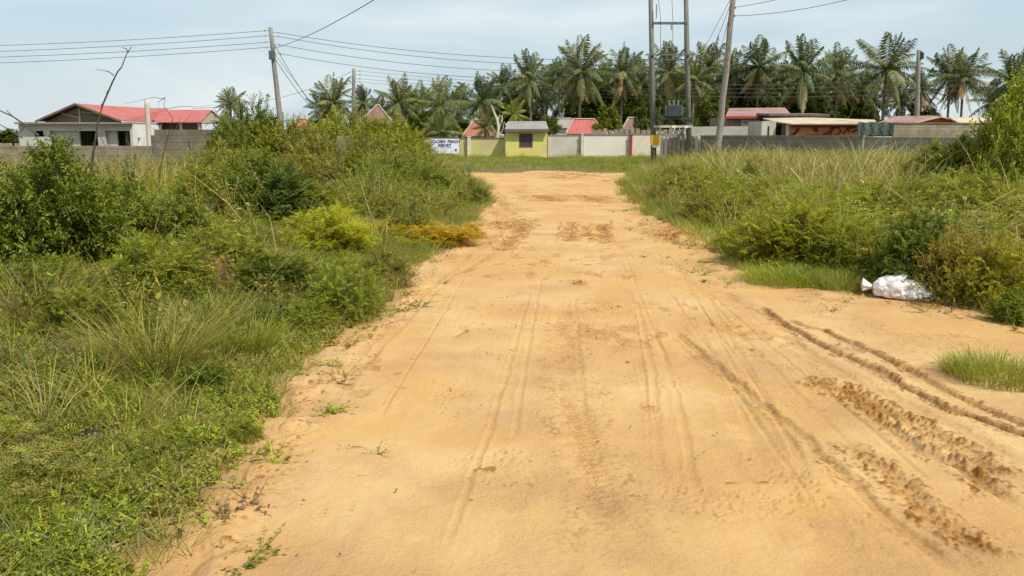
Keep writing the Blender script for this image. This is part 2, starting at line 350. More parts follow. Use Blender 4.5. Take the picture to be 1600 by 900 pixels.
for k in range(17):      # faint overlapping wheel lines along the two lanes
    lane = _r.choice([0, 1, 1, 2, 2, 3]); xb = [(260, 620), (1020, 1250), (1250, 1700), (620, 1000)][lane]; xt = [(742, 800), (950, 990), (990, 1060), (820, 930)][lane]
    a_, b_ = _r.uniform(*xb), _r.uniform(*xt); y_ = _r.uniform(620, 900); t_ = (y_-385)/515; u_ = _r.uniform(.0, .5)*t_
    RUTS.append(([(b_+(a_-b_)*u_, 385+515*u_), (b_+(a_-b_)*(u_+t_)/2+_r.uniform(-9, 9), 385+515*(u_+t_)/2), (b_+(a_-b_)*t_, 385+515*t_)], _r.uniform(.010, .022), _r.uniform(.003, .008), .003, _r.uniform(.04, .16), .0))
BLOBS = [(905, 445, .12, .4), (1015, 640, .05, .5), (960, 545, .10, .25), (790, 352, .5, .45), (745, 372, .4, .5), (740, 340, .4, .5), (700, 400, .25, .35), (820, 300, .5, .3), (1060, 368, .5, .55), (1110, 385, .4, .4), (920, 370, .6, .35), (630, 455, .22, .5), (1300, 475, .35, .35), (1345, 462, .3, .35), (330, 735, .10, .35), (900, 268.5, 2.5, .5), (960, 268, 2, .6), (848, 309, .55, .9), (858, 313, .3, .7), (935, 312, .5, .55), (1110, 352, .35, .5), (940, 480, .18, .25), (985, 435, .15, .2), (880, 278, .8, .45), (960, 282, .9, .55), (765, 335, .35, .4), (1420, 470, .35, .35), (890, 290, .6, .3)]
def build_road():
    ys = [1.6]
    while ys[-1] < YEND+2.2: ys.append(ys[-1]+max(.0085, .0021*ys[-1]**1.15*.9))
    ys = np.array(ys); nu = 1150
    u = np.linspace(0, 1, nu); Yg = np.repeat(ys[:, None], nu, 1)
    lo = np.maximum(xl(ys)-.25, -.70*ys-1.0); hi = np.minimum(xr(ys)+.25, .70*ys+1.2)
    X = lo[:, None]+(hi-lo)[:, None]*u[None]; Y = Yg
    e = edge_dist(X, Y)
    Z = .006+(fbm(X*.7, Y*.5, 8, 3)-.5)*.05+(fbm(X*3, Y*1.5, 18, 4)-.5)*.022+(fbm(X*14, Y*14, 28, 3)-.5)*.006
    damp_and_shade = np.zeros(X.shape)
    wob = (fbm(X*5, Y*5, 61, 5)-.5)*1.2
    cl = np.clip(.45*fbm(X*22, Y*22, 44, 4)+.55*vn(X*62+Y*9, Y*54, 144)-.50, 0, .3)*3.4; cl2 = np.clip(vn(X*55, Y*55, 47)-.5, 0, 1)
    for pts, w, dep, rid, dm, clod in RUTS:
        pl = px_line(pts); y0, y1 = pl[:, 1].min()-1.2, pl[:, 1].max()+1.2
        r = (ys > y0) & (ys < y1)
        if not r.any(): continue
        x_, y_ = X[r]+wob[r]*w*1.6, Y[r]+wob[r]*w*1.2
        d, sd_, arc, L = pl_dist(x_, y_, pl); fade = sstep(0, .25, arc)*sstep(0, .25, L-arc)
        var = .6+.5*fbm(X[r]*2.2, Y[r]*2.2, int(w*997)+3, 3)
        g = np.exp(-(d/w)**4)
        rg = np.exp(-((d-1.75*w)/(w*.6))**2)
        zone = np.exp(-(d/(1.9*w))**4)*fade
        far = np.clip(9/Y[r], .25, 1); Z[r] += (fade*var*(-dep*.75*g+rid*.55*rg*(.8+.25*cl[r]))+zone*clod*(cl[r]*.9+cl2[r]*.3))*far
        br = .45+.55*sstep(.38, .62, fbm(X[r]*5, Y[r]*3, 203, 3)); damp_and_shade[r] = np.maximum(damp_and_shade[r], dm*fade*np.clip(var, 0, 1.1)*br*np.clip(np.maximum(np.exp(-(d/(w*1.1))**4)*(.55+cl[r]*2.6), rg*cl[r]*3), 0, 1.2))  # grooves darkened in colour for their shade, along with moist churned soil
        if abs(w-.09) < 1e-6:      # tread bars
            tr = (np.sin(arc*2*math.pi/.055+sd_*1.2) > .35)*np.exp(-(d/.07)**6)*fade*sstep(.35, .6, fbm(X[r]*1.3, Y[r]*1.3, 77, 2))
            Z[r] -= tr*.012; damp_and_shade[r] = np.maximum(damp_and_shade[r], tr*.14)
    for px, py, w, dm in BLOBS:
        g = G(px, py); q = np.exp(-(((X-g[0])/w)**2+((Y-g[1])/(w*2.2))**2))*np.clip((fbm(X*4, Y*3, 33, 4)-.45)*5, 0, 1)
        Z += q*.03*cl; damp_and_shade = np.maximum(damp_and_shade, dm*q*(.6+1.5*cl))
    # scattered loose crumbs and small pock marks
    q9 = vn(X*11, Y*11, 71); sp = sstep(.93, .99, q9)*sstep(.45, .6, fbm(X*1.5, Y*1.5, 74, 3)); Z += sp*.012; damp_and_shade = np.maximum(damp_and_shade, sp*.75)
    dk = sstep(.60, .70, fbm(X*5, Y*3.2, 301, 4))*sstep(.50, .62, fbm(X*.9, Y*.6, 302, 3)); damp_and_shade = np.maximum(damp_and_shade, dk*.40*(.4+cl)); Z -= dk*.008
    pk = sstep(.62, .72, fbm(X*2.3, Y*2.3, 81, 3))*np.clip(cl-.1, 0, 1)*.9; Z -= pk*.012; damp_and_shade = np.maximum(damp_and_shade, pk*.22)
    # eroded scalloped rim near the edge
    rim = np.exp(-((e+.18)/.14)**2); Z += rim*(fbm(X*6, Y*6, 51, 3)-.45)*.06; damp_and_shade = np.maximum(damp_and_shade, rim*np.clip(cl-.25, 0, 1)*.9)
    Z -= np.clip(e+.10, 0, 1)*.35*1.0
    V = np.stack([X, Y, Z], -1).reshape(-1, 3); ny = len(ys); i = np.arange(nu*ny).reshape(ny, nu)
    Fq = np.stack([i[:-1, :-1], i[:-1, 1:], i[1:, 1:], i[1:, :-1]], -1).reshape(-1, 4)
    ec = e.reshape(-1)[Fq].min(1); Fq = Fq[ec < .28]
    used = np.unique(Fq); remap = np.zeros(len(V), int); remap[used] = np.arange(len(used))
    o = link('dirt_road', np_mesh('dirt_road', V[used], remap[Fq], M['road'], smooth=True, extra={'damp_and_shade': np.clip(damp_and_shade*1.7, 0, 1).reshape(-1)[used]}))
    tag(o, kind='structure')
build_road()

# ------------------------------------------------------------------ plants: templates and scattering
def unit(v): return v/np.maximum(np.linalg.norm(v, axis=-1, keepdims=True), 1e-9)
def leaves(B, D, Nn, L, Wd, fold=.15, droop=.15):
    D = unit(D); Sd = unit(np.cross(D, Nn)); Up = np.cross(Sd, D); L = L[..., None]; Wd = Wd[..., None]
    m = B+D*L*.45+Up*L*.04
    return np.stack([B, m+Sd*Wd/2+Up*Wd*fold, B+D*L-Up*L*droop, m-Sd*Wd/2+Up*Wd*fold], -2)
def rv(r, n): return unit(r.normal(size=(n, 3)))
def blades(r, n, h, spread, w, lean=.35, curl=.35, hvar=.3):
    """n grass blades as 3-section strips -> quads (n*3,4,3)"""
    a = r.uniform(0, 2*math.pi, n); rr = spread*np.sqrt(r.uniform(0, 1, n)); b = np.stack([rr*np.cos(a), rr*np.sin(a), np.zeros(n)], -1)
    a2 = a+r.normal(0, .7, n); out = np.stack([np.cos(a2), np.sin(a2), np.zeros(n)], -1)
    hh = h*(1-hvar+hvar*2*r.uniform(0, 1, n))[:, None]; ln = np.abs(r.normal(lean, .18, n))[:, None]; cu = np.abs(r.normal(curl, .2, n))[:, None]
    up = np.array([0, 0, 1.]); t = [0, .4, .75, 1.0]; fa = r.uniform(0, 2*math.pi, n); sd_ = np.stack([np.cos(fa), np.sin(fa), np.zeros(n)], -1)
    pts = [b+out*hh*(ln*k+cu*k**2.5*.8)+up*hh*(k-.45*cu*k**3) for k in t]; ww = [w, w*.85, w*.55, w*.1]
    Q = []
    for i in range(3): Q.append(np.stack([pts[i]-sd_*ww[i]/2, pts[i]+sd_*ww[i]/2, pts[i+1]+sd_*ww[i+1]/2, pts[i+1]-sd_*ww[i+1]/2], 1))
    Q = np.stack(Q, 1); return Q.reshape(-1, 4, 3), np.repeat(np.arange(n), 3), pts[-1]
def tm_weed(r, h, nst, nl, L, Wd, spread, erect=.7):
    Q = []; ids = []; k0 = 0
    for s in range(nst):
        a = r.uniform(0, 2*math.pi); tip = np.array([math.cos(a)*spread*r.uniform(.3, 1), math.sin(a)*spread*r.uniform(.3, 1), h*r.uniform(.6, 1)])
        t = np.sort(r.uniform(.12, 1, nl)); mid = tip*np.array([.35, .35, .6])
        B = (2*t*(1-t))[:, None]*mid+(t**2)[:, None]*tip; o = rv(r, nl); o[:, 2] = np.abs(o[:, 2])*erect-.05
        l = L*r.uniform(.6, 1.15, nl)*(1.1-.4*t); Q.append(leaves(B, o, unit(np.array([0, 0, 1.])+rv(r, nl)*.5), l, Wd*l/L)); ids.append(k0+np.arange(nl)); k0 += nl
        st = np.array([[0, 0, 0], mid, tip]); sx = np.array([.0025, 0, 0])
        Q.append(np.stack([np.stack([st[i]-sx, st[i]+sx, st[i+1]+sx, st[i+1]-sx]) for i in range(2)])); ids.append(np.array([k0, k0])); k0 += 1
    return np.concatenate(Q), np.concatenate(ids)
def tm_feather(r, h, nst, nlf, spread, ll=.018, lw=.006, pairs=8, fl=.13):
    """stems carrying pinnate leaves"""
    Q = []; ids = []; k0 = 0
    for s in range(nst):
        a = r.uniform(0, 2*math.pi); tip = np.array([math.cos(a)*spread*r.uniform(.3, 1), math.sin(a)*spread*r.uniform(.3, 1), h*r.uniform(.65, 1)])
        t = r.uniform(.2, 1, nlf); mid = tip*np.array([.3, .3, .65]); B = (2*t*(1-t))[:, None]*mid+(t**2)[:, None]*tip
        D = rv(r, nlf); D[:, 2] = np.abs(D[:, 2])*.6+.1; D = unit(D); Nn = unit(np.array([0, 0, 1.])+rv(r, nlf)*.4); Sd = unit(np.cross(D, Nn))
        f = np.linspace(.12, 1, pairs)
        for sg in (-1, 1):
            Bp = B[:, None]+D[:, None]*(fl*f)[None, :, None]-np.array([0, 0, 1.])*(fl*.25*f**2)[None, :, None]
            dd = Sd[:, None]*sg+D[:, None]*.45; l = np.repeat((ll*np.sin(.4+f*2.4))[None], nlf, 0)
            q = leaves(Bp, np.broadcast_to(dd, Bp.shape), np.broadcast_to(Nn[:, None], Bp.shape), l, l*lw/ll); Q.append(q.reshape(-1, 4, 3)); ids.append(np.repeat(k0+np.arange(nlf), pairs))
        k0 += nlf
    return np.concatenate(Q), np.concatenate(ids)
def tm_grass(r, n, h, spread, w, heads=0, **kw):
    Q, ids, tips = blades(r, n, h, spread, w, **kw)
    if heads:
        k = heads; tp = tips[:k]; ex = []
        for j in range(7):
            b = tp+np.array([0, 0, -.012*j*h/.6]); o = rv(r, k); o[:, 2] = np.abs(o[:, 2])+.5
            ex.append(leaves(b, o, rv(r, k), np.full(k, .035), np.full(k, .008)))
        Q = np.concatenate([Q]+ex); ids = np.concatenate([ids, np.full(7*k, ids.max()+1)])
    return Q, ids
def scatter(tmpls, pos, scl, col, r, jit=.22, tilt=.12, hue=.10):
    """instances of quad templates baked into one array: returns verts, colours"""
    n = len(pos); which = r.integers(0, len(tmpls), n); VV = []; CC = []
    for k, (Q, ids) in enumerate(tmpls):
        s = np.where(which == k)[0]
        if not len(s): continue
        yaw = r.uniform(0, 2*math.pi, len(s)); c, sn = np.cos(yaw), np.sin(yaw); tx, ty = r.normal(0, tilt, len(s)), r.normal(0, tilt, len(s))
        q = Q.reshape(-1, 3)
        x = c[:, None]*q[None, :, 0]-sn[:, None]*q[None, :, 1]; y = sn[:, None]*q[None, :, 0]+c[:, None]*q[None, :, 1]; z = np.repeat(q[None, :, 2], len(s), 0)
        x = x+z*tx[:, None]; y = y+z*ty[:, None]; sc = scl[s][:, None]
        V = np.stack([x*sc+pos[s, 0:1], y*sc+pos[s, 1:2], z*sc+pos[s, 2:3]], -1); VV.append(V.reshape(-1, 3))
        nid = ids.max()+1; j = 1+r.normal(0, jit, (len(s), nid)); hj = r.normal(0, hue, (len(s), nid))
        cl = col[s][:, None, :]*np.clip(j, .35, 1.8)[..., None]*np.stack([1+hj, np.ones_like(hj), 1-hj], -1)
        cq = cl[:, ids]; CC.append(np.repeat(cq[:, :, None, :], 4, 2).reshape(-1, 3))
    return np.concatenate(VV), np.clip(np.concatenate(CC), .004, .9)
def stuff(name, parts, mat, label, cat):
    V = np.concatenate([p[0] for p in parts]); T = np.concatenate([p[1] for p in parts]); Fq = np.arange(len(V)).reshape(-1, 4)
    o = link(name, np_mesh(name, V, Fq, mat, T)); tag(o, label, cat, kind='stuff'); return o
def sample(r, x0, x1, y0, y1, dens, cond, ex=1.0):  # density per m2
    """random points with per-m2 density; cond(x,y)->probability; only where the view or its near surroundings reach"""
    n = int((x1-x0)*(y1-y0)*dens); x = r.uniform(x0, x1, n); y = r.uniform(y0, y1, n)
    p = cond(x, y)*(np.abs(x) < .645*y+ex); k = r.uniform(0, 1, n) < p; x, y = x[k], y[k]
    return np.stack([x, y, terr(x, y)-.01], -1)
# leaf albedos
GRN = np.array((.198, .222, .032)); BRT = np.array((.285, .330, .030)); DRK = np.array((.060, .095, .018)); OLV = np.array((.310, .275, .062))
STR = np.array((.42, .335, .16)); BRN = np.array((.25, .15, .075)); YEL = np.array((.46, .46, .022)); GOLD = np.array((.46, .30, .03)); GRY = np.array((.25, .27, .14))
def pal(r, n, items, wts, noise=None):
    A = np.array(items); w = np.array(wts, float); c = np.cumsum(w)/w.sum()
    u = r.uniform(0, 1, n) if noise is None else np.clip(noise*.78+r.uniform(0, 1, n)*.22, 0, .9999)
    return A[np.searchsorted(c, u)]
def eq(n): return np.clip((n-.5)*2.1+.5, 0, 1)
r1 = np.random.default_rng(11)
T_clover = [tm_weed(r1, .09, 4, 7, .024, .015, .07, .5) for _ in range(6)]
T_weed = [tm_weed(r1, .32, 6, 10, .040, .020, .16) for _ in range(6)]
T_tallw = [tm_weed(r1, .85, 8, 18, .060, .024, .30) for _ in range(6)]
T_feath = [tm_feather(r1, .34, 5, 6, .2, .022, .008, 6, .12) for _ in range(5)]
T_short = [tm_grass(r1, 12, .10, .05, .0035, lean=.5) for _ in range(6)]
T_mid = [tm_grass(r1, 22, .36, .07, .005, lean=.45, curl=.4) for _ in range(6)]
T_tall = [tm_grass(r1, 15, 1.0, .12, .012, heads=6, lean=.18, curl=.28) for _ in range(8)]
T_big = [tm_weed(r1, .55, 5, 7, .105, .055, .28) for _ in range(5)]
T_vine = [tm_weed(r1, .07, 5, 8, .028, .018, .22, .5) for _ in range(5)]
T_stalk = [tm_grass(r1, 3, 1.1, .15, .009, lean=.45, curl=.6) for _ in range(8)]
T_reed = [tm_grass(r1, 12, .9, .10, .016, lean=.3, curl=.6) for _ in range(5)]
def SC(*a, **k): return scatter(*a, **k)

EXC = []
for px_, by_, w_ in ((505, 388, 175), (420, 352, 240), (690, 385, 150), (620, 374, 140), (530, 500, 110), (250, 605, 60), (1250, 418, 150), (1455, 438, 130), (1575, 482, 100)):
    g_ = G(px_, by_); EXC.append((g_[0], g_[1], w_/2/F_PX*g_[1]))
def clear(x, y):
    k = np.ones(x.shape)
    for cx, cy, rr in EXC: k = k*(((x-cx)/(rr*1.15))**2+((y-cy+.15*rr)/(rr*1.5+.5))**2 > 1)
    return k
wallgap = lambda x, y: 1-(y > 13.5)*(x < -.40*y)*1.0
L_out = lambda x, y: xl(y)-x
def left_ok(x, y, m=0.0): return (L_out(x, y)+(fbm(x*1.7, y*1.7, 91, 4)-.5)*.55 > m)*1.0
def right_ok(x, y, m=0.0): return ((x-xr(y))+(fbm(x*1.7, y*1.7, 91, 4)-.5)*.55 > m)*1.0
def colfield(p, seed, items, w, sc=.9):
    return pal(r1, len(p), items, w, eq(fbm(p[:, 0]*sc, p[:, 1]*sc, seed, 3)))
# left, close to the camera: low creeping weeds and short grass
near = []
p = sample(r1, -9, 1, 2.0, 10, 620, lambda x, y: left_ok(x, y, .0)*np.clip(.45+L_out(x, y)*1.8, 0, 1)*sstep(.22, .42, fbm(x*3, y*3, 7)))
near.append(SC(T_clover, p, r1.uniform(.6, 1.35, len(p)), colfield(p, 21, [GRN, BRT, OLV, BRT, OLV*.8, STR*.7], [2.4, 2.6, 2.4, 1.2, 1.2, .9], 1.6), r1))
p = sample(r1, -9, 1, 2.0, 12, 300, lambda x, y: left_ok(x, y, -.05)*np.clip(.3+L_out(x, y)*1.5, 0, 1))
near.append(SC(T_short, p, r1.uniform(.6, 1.6, len(p)), colfield(p, 22, [STR, OLV, GRN, OLV, BRN], [1.2, 3, 3, 1.5, .8], 1.6), r1))
p = sample(r1, -9, 1, 3.0, 14, 26, lambda x, y: left_ok(x, y, .25)*sstep(.45, .6, fbm(x*1.1, y*1.1, 57)))
near.append(SC(T_feath, p, r1.uniform(.4, .95, len(p)), colfield(p, 23, [GRN, BRT, OLV], [2, 2, 1], .9), r1))
p = sample(r1, -9, 1, 3.4, 10, 45, lambda x, y: left_ok(x, y, .2)*sstep(.40, .55, fbm(x*1.2, y*1.2, 157)))
near.append(SC(T_weed, p, r1.uniform(.3, .75, len(p)), colfield(p, 158, [GRN, BRT, OLV, GRY, BRN], [2.4, 2, 1.6, .8, .4], 1.0), r1))
p = sample(r1, -8, 1, 2.0, 11, 60, lambda x, y: (L_out(x, y) < .12)*np.exp(-np.abs(L_out(x, y))/.16)*(fbm(x*2, y*2, 191) > .46)); p[:, 2] = np.maximum(p[:, 2], .0)
near.append(SC(T_vine, p, r1.uniform(.5, 1.2, len(p)), colfield(p, 192, [GRN, OLV, BRT, BRN], [2, 2, 2, .8], 1.5), r1))
stuff('ground_cover', near, M['leaf'], 'low creeping green weeds and short grass spreading along the left roadside', 'ground cover')
# olive and brown tussocky grass, left middle
p = sample(r1, -9, 1, 4.0, 13, 17, lambda x, y: left_ok(x, y, .35)*sstep(.44, .58, fbm(x*.55, y*.55, 67)+.10*np.exp(-((y-5.8)/1.6)**2))*clear(x, y))
mid = [SC(T_mid, p, r1.uniform(.45, 1.05, len(p)), colfield(p, 24, [STR*.8, OLV, BRN, OLV*1.1, GRN, BRT], [.7, 3, .7, 2, 2.6, 1.2], 1.2), r1)]
p = sample(r1, -24, 1, 9, 34, 6, lambda x, y: left_ok(x, y, .4)*sstep(.44, .6, fbm(x*.6, y*.6, 68))*clear(x, y))
mid.append(SC(T_mid, p, r1.uniform(1.0, 2.0, len(p)), colfield(p, 25, [STR, OLV, OLV, GRN], [1, 3, 2, 2], .8), r1))
p = sample(r1, -24, -1, 16, 32, 2.2, lambda x, y: left_ok(x, y, 1.2)*sstep(.45, .6, fbm(x*.5, y*.5, 69))*clear(x, y)*wallgap(x, y))
mid.append(SC(T_reed, p, r1.uniform(.8, 1.5, len(p)), colfield(p, 26, [OLV, STR, GRN], [2, 1, 2], .8), r1))
p = sample(r1, -24, -4, 12, 24, 3.0, lambda x, y: left_ok(x, y, 1)*(1-wallgap(x, y)))
mid.append(SC(T_tall, p, r1.uniform(.5, 1.0, len(p)), colfield(p, 126, [STR, OLV, STR*.8], [2, 2, 1], .8), r1))
stuff('rough_grass', mid, M['grass'], 'olive and brown rough grass among the weeds left of the road', 'grass')
# broad-leaved undergrowth filling the left bank
und = []
p = sample(r1, -16, 1, 6, 16, 26, lambda x, y: left_ok(x, y, .30)*sstep(.34, .55, fbm(x*.8, y*.8, 71))*clear(x, y))
und.append(SC(T_weed, p, r1.uniform(.7, 1.5, len(p)), colfield(p, 27, [GRN, DRK*1.3, OLV, BRT, GRY], [3, 1.4, 2.2, 1.6, 1.2], .7), r1))
p = sample(r1, -26, 1, 13, 36, 7.5, lambda x, y: left_ok(x, y, .5)*clear(x, y)*(.35+.65*wallgap(x, y)))
und.append(SC(T_weed, p, r1.uniform(1.1, 2.1, len(p)), colfield(p, 28, [GRN, OLV, DRK*1.2, BRT, GRY], [3, 3, 1, 1.4, 1.2], .6), r1))
p = sample(r1, -26, -1, 11, 30, 4.2, lambda x, y: left_ok(x, y, 1.3)*sstep(.40, .55, fbm(x*.5, y*.5, 73))*clear(x, y)*wallgap(x, y))
und.append(SC(T_tallw, p, r1.uniform(.7, 1.35, len(p)), colfield(p, 29, [GRN, OLV*1.1, DRK*1.3, BRT, STR*.8], [3, 3, 1, 1.4, .8], .5), r1))
p = sample(r1, -20, 0, 7, 28, 1.3, lambda x, y: left_ok(x, y, .6))
und.append(SC(T_stalk, p, r1.uniform(.5, 1.0, len(p)), colfield(p, 138, [STR*1.1, BRN, BRN*.6], [2, 2, 1], .8), r1, tilt=.3))
p = sample(r1, -20, 0, 5, 26, 2.6, lambda x, y: left_ok(x, y, .5)*sstep(.42, .55, fbm(x*.7, y*.7, 171))*clear(x, y))
und.append(SC(T_big, p, r1.uniform(.5, 1.25, len(p)), colfield(p, 172, [GRN, BRT, OLV, DRK*1.6, GRY], [3, 2.4, 1.4, 1, 1], .8), r1))
stuff('undergrowth', und, M['leaf'], 'mixed green and olive broad-leaved weeds covering the left bank', 'undergrowth')
# right: tall seeding grass field
ft = []
gd = lambda x, y: right_ok(x, y, .9+.9*sstep(14, 20, y))*sstep(10.0, 12.5, y+.25*(x-3))*clear(x, y)
p = sample(r1, 2, 27, 10, 38, 15, lambda x, y: gd(x, y)*(.15+.85*sstep(.42, .56, fbm(x*.45, y*.45, 131))))
ft.append(SC(T_tall, p, r1.uniform(.5, 1.08, len(p))*(.6+.4*sstep(.9, 2.6, p[:, 0]-xr(p[:, 1])))*(1-.16*sstep(20, 30, p[:, 1])), colfield(p, 31, [OLV*1.05, STR, GRN*1.15, OLV*1.1, STR*1.05, BRN*1.5, BRT], [2.6, 1.5, 2.4, 2.2, 1.2, 1.2, 1.8], .7), r1))
p = sample(r1, 2, 27, 10, 40, 9, lambda x, y: right_ok(x, y, .35)*sstep(10.0, 11.5, y))
ft.append(SC(T_mid, p, r1.uniform(.7, 1.6, len(p)), colfield(p, 32, [OLV, STR, GRN, BRT*.9], [2.6, .7, 3, 1.6], .5), r1))
p = sample(r1, 4, 30, 13, 34, 1.5, lambda x, y: right_ok(x, y, 2))
ft.append(SC(T_reed, p, r1.uniform(.9, 1.5, len(p)), colfield(p, 36, [OLV, STR, GRN], [2, 2, 1], .8), r1))
p = sample(r1, 2, 27, 8.5, 34, 1.1, lambda x, y: right_ok(x, y, .8))
ft.append(SC(T_stalk, p, r1.uniform(.6, 1.15, len(p)), colfield(p, 137, [STR*1.2, STR, BRN*1.2], [3, 2, 1], .8), r1, tilt=.3))
stuff('tall_grass', ft, M['grass'], 'tall straw and olive seeding grass in the field right of the road', 'grass')
fw = []
p = sample(r1, 2, 27, 9.5, 32, 6.5, lambda x, y: right_ok(x, y, .8)*sstep(.42, .56, fbm(x*.5, y*.5, 83)))
fw.append(SC(T_weed, p, r1.uniform(1.0, 2.2, len(p)), colfield(p, 33, [GRN, OLV, BRT*1.1, YEL*.7, DRK*1.4], [2, 3, 2, .9, .7], .6), r1))
p = sample(r1, 2, 24, 8.5, 20, 7, lambda x, y: right_ok(x, y, .9)*sstep(.40, .58, fbm(x*.6, y*.6, 84)))
fw.append(SC(T_feath, p, r1.uniform(1.2, 2.4, len(p)), colfield(p, 34, [GRN, BRT, OLV, YEL*.8], [2, 2.4, 2, .6], .6), r1))
p = sample(r1, 2, 24, 8.5, 26, 3.4, lambda x, y: right_ok(x, y, .7)*sstep(.42, .55, fbm(x*.6, y*.6, 181))*clear(x, y))
fw.append(SC(T_big, p, r1.uniform(.6, 1.5, len(p)), colfield(p, 182, [GRN, BRT, OLV, YEL*.8], [3, 2.6, 2, .8], .8), r1))
stuff('field_weeds', fw, M['leaf'], 'yellow-green feathery and leafy weeds mixed into the right field', 'weeds')
# short bright grass fringe on the right and scattered runners on the sand
sg = []
p = sample(r1, 1.5, 7, 6.3, 18, 34, lambda x, y: ((xr(y)-x) > -.12)*np.exp(-np.abs(xr(y)-x)/.28)*(fbm(x*2, y*2, 193) > .45)); p[:, 2] = .0
sg.append(SC(T_vine, p, r1.uniform(.5, 1.3, len(p)), colfield(p, 194, [GRN, OLV, BRT, BRN], [2, 2, 2, .6], 1.5), r1))
p = sample(r1, 2, 10, 6.0, 12.5, 230, lambda x, y: right_ok(x, y, -.1)*(1-sstep(1.0, 2.2, x-xr(y)))*np.clip(.25+(x-xr(y))*1.6, 0, 1)*sstep(7.2, 8.2, y+x*.1)*(fbm(x*2.5, y*2.5, 5) > .36))
sg.append(SC(T_short, p, r1.uniform(.9, 2.1, len(p)), colfield(p, 35, [BRT*1.05, GRN, OLV, BRT], [3, 2, 1.2, 2], .9), r1))
p = sample(r1, 1.2, 4.5, 8.2, 13, 190, lambda x, y: ((xr(y)-x) < .95)*((xr(y)-x) > -.2)*(fbm(x*1.6, y*4, 15) > .50)*np.clip(1-(xr(y)-x)*.8, 0, 1))
p[:, 2] = .0; sg.append(SC(T_short, p, r1.uniform(.35, .8, len(p)), colfield(p, 37, [GRN, OLV, BRT], [2, 2, 1], .9), r1))
p = sample(r1, 1.5, 10, 12, 37, 55, lambda x, y: right_ok(x, y, -.15)*(1-sstep(.9, 1.9, x-xr(y))))
sg.append(SC(T_short, p, r1.uniform(1.0, 2.3, len(p)), colfield(p, 38, [GRN, OLV, BRT], [3, 2, 2], .9), r1))
p = sample(r1, -4, 1.5, 11, 34, 45, lambda x, y: left_ok(x, y, -.05)*(1-sstep(.8, 1.4, L_out(x, y))))
sg.append(SC(T_short, p, r1.uniform(1.0, 2.4, len(p)), colfield(p, 39, [GRN, OLV, STR*.8], [3, 2, .6], .9), r1))
stuff('short_grass', sg, M['grass'], 'short bright green grass fringing the sand track', 'grass')
rr_ = np.random.default_rng(3)
# far verge before the compound walls
p = sample(r1, -16, 22, 35.2, 66, 17, lambda x, y: (edge_dist(x, y) > .1)*(fbm(x*.35, y*.35, 45) > .44)*np.clip(.25+1.5*(fbm(x*.6, y*.9, 46)-.35)+sstep(40, 52, y), 0, 1))
fv = [SC(T_short, p, r1.uniform(1.2, 2.6, len(p)), colfield(p, 40, [BRT, GRN*1.1, GRN, OLV, STR*.9], [3, 3, 2, 2, .8], .6), r1)]
p = sample(r1, -14, 12, 59.9, 61.6, 9, lambda x, y: (fbm(x*.7, y*0, 47) > .47)*1.0)
fv.append(SC(T_mid, p, r1.uniform(.6, 1.5, len(p)), colfield(p, 48, [GRN, OLV, BRN, STR], [2, 2, 1, 1], .8), r1))
p = sample(r1, 3.5, 8, 33, 46, 14, lambda x, y: (fbm(x*.8, y*.5, 49) > .46)*1.0)
fv.append(SC(T_short, p, r1.uniform(1.0, 2.2, len(p)), colfield(p, 50, [GRN, OLV, BRT], [2, 2, 1], .8), r1))
p = sample(r1, 6, 22, 36, 50, 7, lambda x, y: (x > 7.5)*1.0)
fv.append(SC(T_mid, p, r1.uniform(1.0, 2.0, len(p)), colfield(p, 41, [GRN, OLV, STR], [3, 2, 1], .5), r1))
stuff('verge_grass', fv, M['grass'], 'green grass verge between the sand track and the painted compound wall', 'grass')

